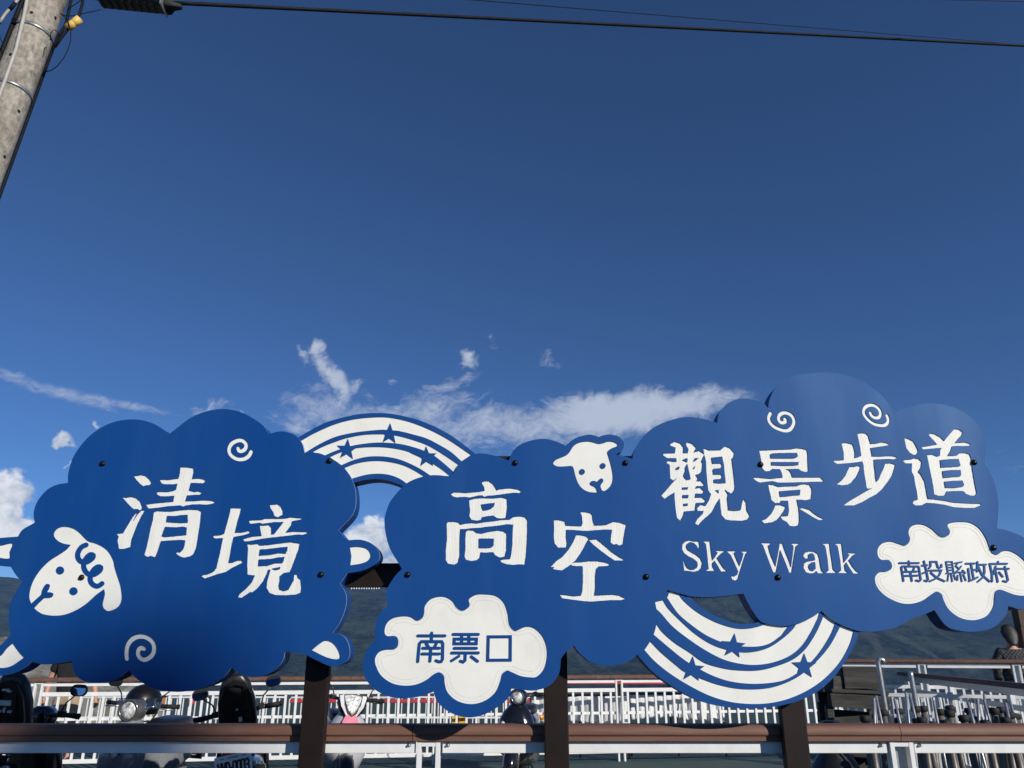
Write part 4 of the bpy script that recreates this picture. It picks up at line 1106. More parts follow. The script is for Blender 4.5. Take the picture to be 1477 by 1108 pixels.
# small notices
def notice(u, v, Y, w, h, mat, label, strokes=(), frame=None):
    p = at(u, v, Y)
    r = empty('notice_plate', (p.x, p.y, p.z - h / 2)); tag(r, label, 'notice')
    mb = MB(); mb.box((0, 0, h / 2), (w, 0.006, h)); mb.build('plate', mat, r)
    if frame:
        mb = MB()
        for c, s in (((-w / 2 - 0.012, 0, h / 2), (0.022, 0.014, h + 0.05)), ((w / 2 + 0.012, 0, h / 2), (0.022, 0.014, h + 0.05)), ((0, 0, -0.014), (w, 0.014, 0.022)), ((0, 0, h + 0.014), (w, 0.014, 0.022))): mb.box(c, s)
        mb.build('frame', M['whitepaint'], r)
    for x, z, sw, sh in strokes:
        mb = MB(); mb.box((x, -0.0042, z), (sw, 0.002, sh)); mb.build('print', M['ink'], r)
yf = 11.72
notice(662, 1041, 11.75, 0.19, 0.16, M['yellow'], 'small yellow notice with black print on the white railing', [(-0.05, 0.115, 0.028, 0.012), (-0.05, 0.095, 0.034, 0.008), (0.0, 0.115, 0.012, 0.03), (0.045, 0.118, 0.036, 0.008), (0.045, 0.10, 0.026, 0.016), (-0.04, 0.05, 0.05, 0.01), (0.04, 0.05, 0.05, 0.01)])
notice(236, 1012, 11.05, 0.05, 0.17, M['orange'], 'narrow orange notice in a white frame beside the black helmet', (), True)
notice(277, 1012, 14.5, 0.11, 0.06, M['red'], 'small red plate on the low white barriers')

# ------------------------------------------------------------------ scooters
def wheel(parent, y, mb_tyre, r=0.235, w=0.10):
    mt = Matrix.Translation((0, y, r)) @ Matrix.Rotation(R(90), 4, 'Y')
    q = MB(); q.lathe([(0.03, -0.05), (0.06, -0.05), (0.06, -0.03), (r - 0.075, -0.025), (r - 0.062, -w / 2 + 0.012), (r - 0.055, -w / 2 + 0.012), (r - 0.055, w / 2 - 0.012), (r - 0.062, w / 2 - 0.012), (r - 0.075, 0.025), (0.06, 0.03), (0.06, 0.05), (0.03, 0.05)], 24, mt)
    o = q.build('wheel', M['gunmetal'], parent)
    q = MB()
    prof = [(r - 0.06 + 0.06 * max(0, math.cos(a)), w / 2 * math.sin(a)) for a in [R(-90 + 15 * k) for k in range(13)]]
    rings = [[mt @ Vector((rr * math.cos(2 * math.pi * k / 28), rr * math.sin(2 * math.pi * k / 28), h)) for k in range(28)] for rr, h in prof]
    q.loft(rings, 0, False); q.build('tyre', M['rubber'], o)

def ring(cy, cz, w, h, r, y=None, n=4, axis='y', cx=0.0):
    """rounded-rectangle cross-section: across x and z at a given y (axis y), or across x and y at a given z (axis z)"""
    return [Vector((cx + a, cy, cz + b)) if axis == 'y' else Vector((cx + a, cy + b, cz)) for a, b in rrect(w, h, min(r, w / 2 - 1e-4, h / 2 - 1e-4), n)]

def scooter(name, loc, heading, lean, style, mats, label, seat_open=False, plate=None, stickers=False, helmet=None):
    """local +y is the riding direction"""
    r = empty(name, loc); r.rotation_mode = 'XYZ'
    r.rotation_euler = (0, R(lean), R(heading))
    r.rotation_mode = 'XYZ'
    m = Matrix.Rotation(R(heading), 4, 'Z') @ Matrix.Rotation(R(lean), 4, 'Y')
    r.rotation_euler = m.to_euler()
    tag(r, label, 'scooter', 'scooters parked behind the near handrail')
    body, apron, trim = mats
    TL = 0.67 if plate is None else 0.80
    wheel(r, 0.60, None); wheel(r, -0.58, None)
    # fork and fender
    q = MB()
    for s in (-1, 1): q.tube([(s * 0.065, 0.60, 0.235), (s * 0.065, 0.52, 0.52)], 0.016, 8)
    q.tube([(0, 0.52, 0.50), (0, 0.36, 0.98)], 0.028, 10); q.build('fork', M['gunmetal'], r)
    q = MB(); rings = []
    for k in range(11):
        a = R(-10 + 15 * k); c = Vector((0, 0.60 + 0.275 * math.cos(a), 0.235 + 0.275 * math.sin(a))); d = Vector((0, math.cos(a), math.sin(a)))
        w = 0.075 if 0 < k < 10 else 0.055
        rings.append([c + Vector((x * w, 0, 0)) - d * (abs(x) ** 2 * 0.05 + t) for x, t in [(-1, 0), (-0.6, 0), (0, 0), (0.6, 0), (1, 0), (1, 0.008), (0, 0.008), (-1, 0.008)]])
    q.loft(rings); q.build('front_fender', body if style != 'sport' else trim, r)
    # front shield
    q = MB(); rings = []
    for z, y, w, t in ((0.30, 0.36, 0.20, 0.10), (0.36, 0.40, 0.34, 0.13), (0.48, 0.425, 0.42, 0.15), (0.60, 0.42, 0.44, 0.16), (0.72, 0.40, 0.40, 0.16), (0.80, 0.38, 0.32, 0.15), (0.86, 0.36, 0.22, 0.12), (0.90, 0.35, 0.12, 0.08)):
        rg = []
        for k in range(20):
            a = 2 * math.pi * k / 20
            cx, cy = math.cos(a), math.sin(a)
            rg.append(Vector((w / 2 * math.copysign(abs(cx) ** 0.75, cx), y + t / 2 * cy + (0.05 * (1 - abs(cx) ** 2) if cy > 0 else 0), z)))
        rings.append(rg)
    q.loft(rings); q.build('front_shield', apron, r)
    # handlebar cowl
    q = MB(); rings = []
    if style == 'sport':
        for z, y, w, t in ((0.82, 0.40, 0.14, 0.16), (0.88, 0.39, 0.24, 0.20), (0.95, 0.37, 0.30, 0.20), (1.0, 0.345, 0.27, 0.16), (1.035, 0.32, 0.16, 0.09)):
            rings.append(ring(y, z, w, t, 0.05, axis='z'))
    else:
        for z, y, w, t in ((0.86, 0.37, 0.12, 0.14), (0.91, 0.37, 0.19, 0.18), (0.97, 0.37, 0.21, 0.19), (1.02, 0.36, 0.18, 0.16), (1.05, 0.35, 0.10, 0.09)):
            rings.append(ring(y, z, w, t, 0.06, axis='z'))
    q.loft(rings); cowl = q.build('handlebar_cowl', trim if style != 'retro_black' else body, r)
    if style == 'sport':
        # pointed lamp: wide at the top, narrowing to a beak
        poly = [(-0.105, 0.10), (-0.03, 0.115), (0.03, 0.115), (0.105, 0.10), (0.085, 0.02), (0.04, -0.075), (0.0, -0.115), (-0.04, -0.075), (-0.085, 0.02)]
        mtx = Matrix.Translation((0, 0.475, 0.945)) @ Matrix.Rotation(R(180), 4, 'Z') @ Matrix.Rotation(R(90 - 22), 4, 'X') @ Matrix.Diagonal((0.86, 0.86, 1, 1))
        q = MB(); q.prism(poly, -0.03, 0.012, mtx); q.build('headlight', M['lens'], r)
        q = MB(); q.prism([(x * 1.22, z * 1.16) for x, z in poly], -0.06, -0.004, mtx); q.build('lamp_surround', M['plastic'], r)
        for s in (-1, 1):
            q = MB(); q.prism([(s * 0.115, 0.12), (s * 0.165, 0.10), (s * 0.135, -0.02), (s * 0.065, -0.125), (s * 0.045, -0.13), (s * 0.10, 0.0)], -0.055, 0.004, mtx); q.build('cowl_wing', M['silver'], r)
        q = MB(); q.prism([(-0.055, -0.10), (0.0, -0.14), (0.055, -0.10), (0.10, -0.20), (0.085, -0.34), (-0.085, -0.34), (-0.10, -0.20)], -0.05, 0.0, mtx); q.build('nose_panel', M['pink'], r)
        for s in (-1, 1):
            q = MB(); q.prism([(s * 0.11, -0.30), (s * 0.20, -0.26), (s * 0.21, -0.36), (s * 0.13, -0.46)], -0.12, -0.045, mtx); q.build('running_lamp', M['lens'], r)
    else:
        hz, hr = 0.965, (0.086 if style == 'retro' else 0.072)
        mtx = Matrix.Translation((0, 0.44, hz)) @ Matrix.Rotation(R(-90), 4, 'X')
        q = MB(); q.lathe([(0.06, -0.06), (hr, -0.02), (hr + 0.008, 0.012), (hr + 0.008, 0.028), (hr - 0.006, 0.030), (hr - 0.008, 0.018)], 28, mtx); hl = q.build('headlight', M['gunmetal'] if style == 'retro' else M['chrome'], r)
        q = MB(); q.lathe([(hr - 0.009, 0.016), (hr * 0.8, 0.028), (hr * 0.45, 0.036), (0.0, 0.039)], 28, mtx); q.build('lens', M['lens'], hl)
        # centre strip with round lamp below and grille
        q = MB(); q.box((0, 0.535, 0.60), (0.11, 0.02, 0.20), bev=0.008); q.build('shield_trim', M['plastic'], r)
        q = MB(); q.lathe([(0.036, 0), (0.036, 0.012), (0.025, 0.02), (0, 0.024)], 16, Matrix.Translation((0, 0.544, 0.615)) @ Matrix.Rotation(R(-90), 4, 'X')); q.build('fog_lamp', M['lens'], r)
        for s in (-1, 1):
            q = MB(); q.lathe([(0.03, 0), (0.03, 0.01), (0.02, 0.02), (0, 0.022)], 14, Matrix.Translation((s * 0.145, 0.505, 0.66)) @ Matrix.Rotation(R(-90 - 0), 4, 'X') @ Matrix.Diagonal((1, 1.5, 1, 1))); q.build('turn_signal', M['lens'], r)
    # bars, grips, levers, mirrors
    q = MB(); q.tube([(-0.22, 0.27, 1.0), (-0.10, 0.335, 0.985), (0.10, 0.335, 0.985), (0.22, 0.27, 1.0)], 0.017, 8); q.build('handlebar', M['chrome'] if style == 'retro' else M['plastic'], r)
    for s in (-1, 1):
        q = MB(); q.tube([(s * 0.22, 0.27, 1.0), (s * 0.345, 0.225, 1.0)], 0.019, 10); q.tube([(s * 0.345, 0.225, 1.0), (s * 0.36, 0.22, 1.0)], 0.022, 10); q.build('grip', M['rubber'], r)
        q = MB(); q.tube([(s * 0.19, 0.31, 0.985), (s * 0.25, 0.315, 0.98), (s * 0.335, 0.285, 0.975)], 0.007, 6); q.build('brake_lever', M['galv'] if style == 'retro' else M['plastic'], r)
        q = MB(); q.box((s * 0.19, 0.285, 1.005), (0.06, 0.05, 0.05), bev=0.01); q.build('switch_box', M['chrome'] if style == 'retro' else M['plastic'], r)
        q = MB(); q.tube([(s * 0.185, 0.28, 1.02), (s * 0.21, 0.275, 1.09), (s * 0.285, 0.25, 1.155)], 0.0065, 6)
        mt = Matrix.Translation((s * 0.30, 0.245, 1.19)) @ Matrix.Rotation(R(90), 4, 'X') @ Matrix.Rotation(R(0), 4, 'Z')
        q.prism([(x * 1.06, y * 1.06) for x, y in rrect(0.125, 0.085, 0.04, 5)], -0.022, 0.0, mt); mi = q.build('mirror', M['plastic'], r)
        q = MB(); q.prism(rrect(0.115, 0.075, 0.036, 5), 0.0005, 0.003, mt @ Matrix.Rotation(R(-9), 4, 'X')); q.build('mirror_glass', M['mirror'], mi)
    # floor, rear body, tail
    q = MB(); q.loft([ring(0.34, 0.29, 0.26, 0.10, 0.03), ring(0.20, 0.27, 0.34, 0.09, 0.03), ring(-0.08, 0.27, 0.34, 0.10, 0.03), ring(-0.14, 0.30, 0.30, 0.16, 0.04)]); q.build('floorboard', M['plastic'], r)
    q = MB(); q.loft([ring(-0.06, 0.50, 0.22, 0.30, 0.06), ring(-0.12, 0.52, 0.30, 0.38, 0.08), ring(-0.30, 0.54, 0.36, 0.36, 0.10), ring(-0.55, 0.58, 0.36, 0.30, 0.10), ring(-0.78, 0.62, 0.30, 0.22, 0.09), ring(-0.90, 0.65, 0.18, 0.14, 0.06), ring(-0.93, 0.66, 0.10, 0.08, 0.035)]); q.build('rear_body', body, r)
    q = MB(); q.box((0, -0.46, 0.30), (0.20, 0.42, 0.16), bev=0.04); q.box((-0.13, -0.52, 0.27), (0.10, 0.36, 0.16), bev=0.04); q.build('engine', M['gunmetal'], r)
    q = MB(); q.tube([(0.14, -0.30, 0.22), (0.16, -0.42, 0.26), (0.17, -0.85, 0.36)], [0.025, 0.055, 0.05], 12); q.build('exhaust', M['gunmetal'], r)
    q = MB(); q.tube([(-0.10, -0.15, 0.25), (-0.24, -0.12, 0.03), (-0.28, -0.10, 0.015)], 0.011, 6); q.build('side_stand', M['plastic'], r)
    q = MB(); q.loft([ring(-0.90, TL, 0.20, 0.085, 0.03), ring(-0.955, TL + 0.01, 0.16, 0.06, 0.025)]); q.build('tail_light', M['redlens'], r)
    for s in (-1, 1):
        q = MB(); q.loft([ring(-0.86, 0.66, 0.09, 0.06, 0.02, cx=s * 0.15), ring(-0.92, 0.665, 0.06, 0.04, 0.015, cx=s * 0.16)]); q.build('rear_signal', M['amber'], r)
    q = MB(); q.loft([ring(-0.80, 0.45, 0.18, 0.02, 0.008), ring(-0.93, 0.50, 0.17, 0.02, 0.008), ring(-0.99, 0.40, 0.15, 0.02, 0.008)]); q.build('rear_fender', M['plastic'], r)
    # seat, built flat about its front hinge, then turned up if it stands open
    seat = empty('seat_hinge') if False else None
    hinge = Matrix.Translation((0, -0.06, 0.735)) @ Matrix.Rotation(R(-(70 if seat_open else 0)), 4, 'X')
    def seat_ring(y, w, h, z): return [hinge @ v for v in ring(-y, z, w, h, 0.045)]
    q = MB(); q.loft([seat_ring(0.0, 0.16, 0.05, 0.03), seat_ring(0.03, 0.24, 0.085, 0.045), seat_ring(0.2, 0.30, 0.11, 0.055), seat_ring(0.38, 0.29, 0.115, 0.06), seat_ring(0.52, 0.235, 0.10, 0.06), seat_ring(0.585, 0.16, 0.075, 0.055), seat_ring(0.60, 0.08, 0.04, 0.05)])
    st = q.build('seat', M['plastic'], r)
    if seat_open:
        def under(poly, d0, d1, name, mat):
            mt = hinge @ Matrix(((1, 0, 0, 0), (0, -1, 0, 0), (0, 0, -1, 0), (0, 0, 0, 1)))
            qq = MB(); qq.prism(poly, d0, d1, mt); return qq.build(name, mat, st)
        out = [(-0.09, 0.03), (-0.135, 0.14), (-0.138, 0.3), (-0.118, 0.45), (-0.07, 0.55), (0, 0.575), (0.07, 0.55), (0.118, 0.45), (0.138, 0.3), (0.135, 0.14), (0.09, 0.03)]
        inn = [(x * 0.84, 0.3 + (y - 0.3) * 0.88) for x, y in out]
        mt = hinge @ Matrix(((1, 0, 0, 0), (0, -1, 0, 0), (0, 0, -1, 0), (0, 0, 0, 1)))
        qq = MB(); n_ = len(out)
        rr_ = [[mt @ Vector((x, y, d)) for x, y in o_] for o_, d in ((out, 0.0), (out, 0.022), (inn, 0.022), (inn, 0.0))]
        qq.loft(rr_, 0, False, False, closed=False); qq.build('seat_rim', M['plastic'], st)
        for x, y, w, h in ((0, 0.12, 0.16, 0.012), (0, 0.2, 0.18, 0.01), (0, 0.30, 0.19, 0.01), (-0.06, 0.3, 0.01, 0.4), (0.06, 0.3, 0.01, 0.4)):
            under([(x - w / 2, y - h / 2), (x + w / 2, y - h / 2), (x + w / 2, y + h / 2), (x - w / 2, y + h / 2)], -0.004, 0.012 + 0.001 * (w > h), 'seat_rib', M['plastic'])
        marks = ((-0.015, 0.50, 0.055, 0.012), (0.012, 0.49, 0.03, 0.01), (-0.02, 0.40, 0.095, 0.035), (-0.055, 0.335, 0.03, 0.014), (-0.02, 0.345, 0.014, 0.035), (0.02, 0.335, 0.03, 0.014)) if stickers else ((0.02, 0.245, 0.028, 0.035), (0.0, 0.33, 0.016, 0.014))
        for x, y, w, h in marks:
            under([(x - w / 2, y - h / 2), (x + w / 2, y - h / 2), (x + w / 2, y + h / 2), (x - w / 2, y + h / 2)], -0.002, 0.0148, 'sticker', M['sticker'])
        if stickers:
            under([(-0.095 + 0.02 * math.cos(R(30 * k)), 0.13 + 0.02 * math.sin(R(30 * k))) for k in range(12)], 0.0, 0.0252, 'round_badge', M['amber'])
        q = MB(); q.loft([[Vector((a, -0.36 + b, 0.742)) for a, b in rrect(0.26, 0.46, 0.09)], [Vector((a, -0.36 + b, 0.742)) for a, b in rrect(0.22, 0.42, 0.08)], [Vector((a, -0.36 + b, 0.70)) for a, b in rrect(0.20, 0.40, 0.07)]]); q.build('storage_rim', M['rubber'], r)
    if plate is not None:
        mt = Matrix.Translation((-0.02, -0.985, 0.735)) @ Matrix.Rotation(R(90 - 14), 4, 'X')
        q = MB(); q.prism(rrect(0.25, 0.14, 0.012, 3), -0.004, 0.0, mt); pp = q.build('number_plate', M['plate'], r)
        digits(plate, 0.205, 0.075, mt, pp, 0.0, -0.016)
        digits('IIIIIII', 0.07, 0.012, mt, pp, 0.0, 0.050)
        for sx in (-0.075, 0.075):
            q = MB(); q.box(mt @ Vector((sx, 0.05, 0.0009)), (0.03, 0.0016, 0.004), (mt.to_3x3() @ Matrix.Rotation(R(-90), 3, 'X'))); q.build('plate_slot', M['ink'], pp)
    if helmet:
        h = empty('helmet', r.matrix_world @ Vector((0, 0, 0)))
        return r
    return r

SEG = {'N': ['0,0 0,1', '0,1 1,0', '1,0 1,1'], 'V': ['0,1 .5,0', '.5,0 1,1'], 'D': ['0,0 0,1', '0,1 .6,1 1,.75 1,.25 .6,0 0,0'], '-': ['.1,.5 .9,.5'], '0': ['*.2,0 .8,0 1,.2 1,.8 .8,1 .2,1 0,.8 0,.2'],
       '3': ['0,.85 .25,1 .75,1 1,.8 1,.65 .7,.53 .35,.53', '.7,.53 1,.4 1,.2 .75,0 .25,0 0,.15'], 'I': ['.2,0 .2,1', '.8,0 .8,1', '.2,.5 .8,.5']}
def digits(text, w, h, mt, parent, cx, cy):
    """plate lettering as thin raised pen lines"""
    widths = [0.45 if c == '-' else 1.0 for c in text]
    unit = w / (sum(widths) + 0.28 * (len(text) - 1))
    x = cx - w / 2
    for c, wd in zip(text, widths):
        reg = {'add': [], 'sub': []}
        lw = h * 0.17
        for s in SEG[c]:
            cl = s.startswith('*')
            p = [(x + float(a) * unit * wd, cy - h / 2 + float(b) * h) for a, b in (q.split(',') for q in s.lstrip('*').split())]
            # work in millimetres for the triangulation
            p = [(a * 1000, b * 1000) for a, b in p]
            Ls = stroke(p, lw * 1000, cl)
            if cl:
                n = len(Ls[0])
                for i in range(n): reg['add'].append([Ls[0][i], Ls[0][(i + 1) % n], Ls[1][(i + 1) % n], Ls[1][i]])
            else: reg['add'] += Ls
        P, T = fill([reg])
        mb = MB()
        vs = [mt @ Vector((a / 1000, b / 1000, 0.0012)) for a, b in P]
        mb.add(vs, [tuple(int(i) for i in t) for t in T]); mb.build('plate_character', M['ink'], parent, fix=False)
        x += unit * (wd + 0.28)

def put(u, v, Y): return at(u, v, Y)
p = at(187, 1022, 7.55)
scooter('retro_scooter', (p.x - 0.03, 8.05, 0), 174, -3, 'retro', (M['greypaint'], M['greypaint'], M['gunmetal']), 'grey retro scooter with round headlight facing the camera left of the first post')
p = at(746, 998, 9.6)
scooter('retro_scooter', (p.x, 10.05, 0.0), 172, -4, 'retro_black', (M['glossblack'], M['glossblack'], M['gunmetal']), 'black retro scooter with round headlight under the white 南票口 plaque')
p = at(512, 1015, 8.6)
scooter('sport_scooter', (p.x - 0.27, 9.05, 0), 198, -6, 'sport', (M['silver'], M['silver'], M['plastic']), 'scooter with pointed headlight and pink nose right of the first post')
p = at(354, 1010, 6.9)
scooter('open_seat_scooter', (p.x + 0.10, 7.0, 0), 17, -10, 'retro_black', (M['glossblack'], M['glossblack'], M['plastic']), 'black scooter seen from behind with raised seat and number plate NVD-0003', True, 'NVD-0003')
p = at(10, 1010, 6.4)
scooter('open_seat_scooter', (p.x, 6.5, 0), 3, 3, 'retro_black', (M['glossblack'], M['glossblack'], M['plastic']), 'black scooter with raised stickered seat at the left edge', True, None, True)

# black helmet on the grey scooter's seat
p = at(209, 1015, 8.35)
hm = empty('helmet', (p.x - 0.02, 8.35, 0.815)); hm.scale = (1.16, 1.16, 1.12); tag(hm, 'round black open-face helmet on the grey retro scooter', 'helmet')
mb = MB()
rings = []
for k in range(13):
    a = R(-38 + 128 * k / 12); rr_ = 0.148 * math.cos(a); z = 0.15 + 0.155 * math.sin(a)
    rings.append([Vector((max(rr_, 0.002) * math.cos(2 * math.pi * i / 28), max(rr_, 0.002) * 1.12 * math.sin(2 * math.pi * i / 28), z)) for i in range(28)])
mb.loft(rings); mb.build('shell', M['helmet'], hm)
mb = MB(); mb.loft([[Vector((0.152 * math.cos(R(200 + 14 * i)), 0.165 * math.sin(R(200 + 14 * i)) - d, z)) for i in range(11)] for d, z in ((0.0, 0.19), (0.012, 0.14), (0.01, 0.10), (0.004, 0.10), (0.004, 0.14), (-0.006, 0.19))], 0, False); mb.build('visor', M['glossblack'], hm)
mb = MB(); mb.tube([(0.145, -0.02, 0.07), (0.12, -0.08, 0.0), (0.04, -0.14, 0.008), (-0.06, -0.12, 0.006)], 0.008, 6); mb.build('chin_strap', M['rubber'], hm)

# ------------------------------------------------------------------ people
def skin_mesh(name, verts, edges, radii, mat, parent, sub=2, root=0):
    me = bpy.data.meshes.new(name); me.from_pydata([Vector(v) for v in verts], edges, []); me.update()
    o = bpy.data.objects.new(name, me); C.objects.link(o)
    md = o.modifiers.new('skin', 'SKIN'); md.use_smooth_shade = True
    for i, r in enumerate(radii):
        sv = me.skin_vertices[0].data[i]; sv.radius = r if isinstance(r, tuple) else (r, r); sv.use_root = (i == root)
    s = o.modifiers.new('sub', 'SUBSURF'); s.levels = sub; s.render_levels = sub
    dg = bpy.context.evaluated_depsgraph_get()
    nm = bpy.data.meshes.new_from_object(o.evaluated_get(dg))
    bpy.data.objects.remove(o); bpy.data.meshes.remove(me)
    nm.name = name; nm.materials.clear(); nm.materials.append(mat)
    for p_ in nm.polygons: p_.use_smooth = True
    q = bpy.data.objects.new(name, nm); C.objects.link(q); q.parent = parent
    return q

def person(loc, heading, scale, label, J, shirt, lower, lower_len, extra=None):
    """J: elbow and wrist positions of both arms, (x, y, z); the figure faces local -y"""
    r = empty('person', loc, (0, 0, R(heading))); r.scale = (scale,) * 3
    tag(r, label, 'person')
    V, E, Rd = [], [], []
    def v(p, rad, to=None):
        V.append(p); Rd.append(rad)
        if to is not None: E.append((to, len(V) - 1))
        return len(V) - 1
    pel = v((0, 0, 0.93), (0.155, 0.115)); bel = v((0, -0.01, 1.08), (0.145, 0.11), pel); ch = v((0, 0, 1.28), (0.165, 0.115), bel); nk0 = v((0, 0.01, 1.44), (0.07, 0.065), ch); nk = v((0, 0.0, 1.51), 0.055, nk0)
    hd0 = v((0, -0.012, 1.575), (0.066, 0.082), nk); hd1 = v((0, -0.012, 1.655), (0.074, 0.095), hd0); hd2 = v((0, -0.004, 1.73), (0.055, 0.07), hd1)
    hands = []
    for s, (el, wr) in zip((-1, 1), J):
        sh = v((s * 0.175, 0, 1.40), 0.068, ch); m = v(tuple((a + b) / 2 for a, b in zip((s * 0.19, 0, 1.39), el)), 0.055, sh); e = v(el, 0.044, m)
        f = v(tuple(a * 0.6 + b * 0.4 for a, b in zip(el, wr)), 0.043, e); w = v(wr, 0.029, f)
        d = (Vector(wr) - Vector(el)).normalized(); pc = Vector(wr) + d * 0.05; pe = Vector(wr) + d * 0.09
        p1 = v(tuple(pc), (0.038, 0.02), w); p2 = v(tuple(pe), (0.036, 0.018), p1)
        hands.append((Vector(wr), d, pe, s))
    for s in (-1, 1):
        hp = v((s * 0.095, 0, 0.87), 0.098, pel); th = v((s * 0.11, -0.005, 0.70), 0.082, hp); kn = v((s * 0.115, -0.01, 0.48), 0.056, th); cf = v((s * 0.118, 0.015, 0.34), 0.053, kn); an = v((s * 0.12, 0.02, 0.09), 0.034, cf)
        to = v((s * 0.13, -0.10, 0.04), (0.042, 0.028), an)
    body = skin_mesh('body', V, E, Rd, M['skin'], r)
    # fingers, each a short bent chain out of the palm
    for wr, d, pe, s in hands:
        side = d.cross(Vector((0, 1, 0))).normalized(); fw = Vector((0, -1, 0))
        vv, ee, rr2 = [], [], []
        for k, (o_, ln) in enumerate(((-0.027, 0.062), (-0.009, 0.074), (0.009, 0.070), (0.026, 0.055))):
            b_ = len(vv); base = pe - d * 0.012 + side * o_
            vv += [base, base + d * ln * 0.5 + fw * 0.008, base + d * ln * 0.85 + fw * 0.026]; ee += [(b_, b_ + 1), (b_ + 1, b_ + 2)]; rr2 += [0.0095, 0.0088, 0.0075]
        b_ = len(vv); base = wr + d * 0.035 + fw * 0.015 + side * 0.03 * -s
        vv += [base, base + d * 0.03 + fw * 0.012 + side * 0.022 * -s, base + d * 0.06 + fw * 0.02 + side * 0.026 * -s]; ee += [(b_, b_ + 1), (b_ + 1, b_ + 2)]; rr2 += [0.012, 0.010, 0.008]
        fg = MB()
        for q0 in range(0, len(vv), 3): fg.tube([vv[q0] - (vv[q0 + 1] - vv[q0]) * 0.3, vv[q0], vv[q0 + 1], vv[q0 + 2], vv[q0 + 2] + (vv[q0 + 2] - vv[q0 + 1]) * 0.25], [rr2[q0]] * 2 + [rr2[q0 + 1], rr2[q0 + 2], rr2[q0 + 2] * 0.5], 8)
        fg.build('fingers', M['skin'], body)
    # face
    mb = MB()
    mb.loft([[Vector((x * 0.012 * t, -0.098 - 0.018 * t2 + 0.006 * abs(x), z)) for x in (-1, 0, 1)] for z, t, t2 in ((1.675, 0.5, 0.1), (1.645, 0.9, 0.8), (1.628, 1.2, 1.0), (1.618, 0.9, 0.2))], 0, True); mb.build('nose', M['skin'], body)
    for s in (-1, 1):
        mb = MB(); mb.lathe([(0.011, -0.003), (0.009, 0.004), (0.0, 0.007)], 10, Matrix.Translation((s * 0.032, -0.092, 1.668)) @ Matrix.Rotation(R(90), 4, 'X')); mb.build('eye', M['ink'], body)
        mb = MB(); mb.loft([[Vector((s * (0.076 + d), 0.0 + 0.02 * math.cos(R(45 * k)), 1.645 + 0.032 * math.sin(R(45 * k)))) for k in range(8)] for d in (-0.012, 0.006, 0.012)]); mb.build('ear', M['skin'], body)
    mb = MB(); mb.box((0, -0.097, 1.597), (0.046, 0.008, 0.007), bev=0.002); mb.build('mouth', M['redlens'], body)
    # hair
    mb = MB(); rings = []
    for k in range(10):
        a = R(-8 + 98 * k / 9); rx, ry = 0.104 * math.cos(a) + 0.001, 0.122 * math.cos(a) + 0.001
        rings.append([Vector((rx * math.cos(2 * math.pi * i / 22) * (1 + 0.16 * noise.noise(Vector((math.cos(i / 3.5) * 2.2, math.sin(i / 3.5) * 2.2, k * 0.7)))), 0.018 + ry * math.sin(2 * math.pi * i / 22), 1.672 + 0.105 * math.sin(a) + (0.028 * max(0, -math.sin(2 * math.pi * i / 22)) - 0.19 * max(0, math.sin(2 * math.pi * i / 22))) * math.cos(a))) for i in range(22)])
    mb.loft(rings); mb.build('hair', M['hair'], r)
    # shirt
    V, E, Rd = [], [], []
    a = v((0, 0, 0.83), (0.185, 0.145)); b = v((0, -0.01, 1.0), (0.180, 0.148), a); c = v((0, 0, 1.22), (0.185, 0.14), b); d_ = v((0, 0.005, 1.40), (0.10, 0.085), c); v((0, 0.005, 1.47), (0.07, 0.068), d_)
    for s, (el, wr) in zip((-1, 1), J):
        sh = v((s * 0.17, 0, 1.38), 0.092, c); m = tuple(q * 0.3 + w * 0.7 for q, w in zip((s * 0.19, 0, 1.38), el)); m0 = tuple(q * 0.65 + w * 0.35 for q, w in zip((s * 0.19, 0, 1.38), el))
        k = v(m0, 0.086, sh); k = v(m, 0.082, k)
        if lower_len < 0.3: k = v(el, 0.062, k); v(wr, 0.045, k)
    skin_mesh('shirt', V, E, Rd, shirt, r)
    # shorts or trousers
    V, E, Rd = [], [], []
    a = v((0, 0, 0.97), (0.165, 0.128))
    b = v((0, 0, 0.88), (0.172, 0.135), a)
    for s in (-1, 1):
        h1 = v((s * 0.098, 0, 0.76), 0.112, b); h2 = v((s * 0.115, -0.004, (0.76 + lower_len) / 2), 0.100, h1); v((s * 0.12, -0.004, lower_len), 0.095 if lower_len > 0.3 else 0.066, h2)
    skin_mesh('shorts' if lower_len > 0.3 else 'trousers', V, E, Rd, lower, r)
    for s in (-1, 1):
        mb = MB(); mb.loft([ring(0.075, 0.045, 0.07, 0.08, 0.03, cx=s * 0.125), ring(0.03, 0.055, 0.085, 0.105, 0.03, cx=s * 0.125), ring(-0.06, 0.045, 0.092, 0.085, 0.03, cx=s * 0.13), ring(-0.15, 0.035, 0.085, 0.06, 0.025, cx=s * 0.135), ring(-0.185, 0.03, 0.05, 0.045, 0.02, cx=s * 0.135)]); mb.build('shoe', M['shoe'], r)
    return r

p = at(94, 1016, 11.55)
person((p.x, 11.6, 0), 4, 0.985, 'man in a black T-shirt and khaki shorts standing behind the white railing', [((-0.30, 0.02, 1.10), (-0.27, -0.10, 0.88)), ((0.30, 0.03, 1.10), (0.40, -0.06, 0.86))], M['blackcloth'], M['khaki'], 0.52)
p = at(1456, 920, 12.55)
person((p.x, 12.55, 0.0), 168, 1.04, 'black-haired person in a dark checked shirt, seen from behind at the right edge', [((-0.26, 0.03, 1.12), (-0.25, -0.06, 0.88)), ((0.26, 0.03, 1.12), (0.25, -0.06, 0.88))], M['check'], M['blackcloth'], 0.10)

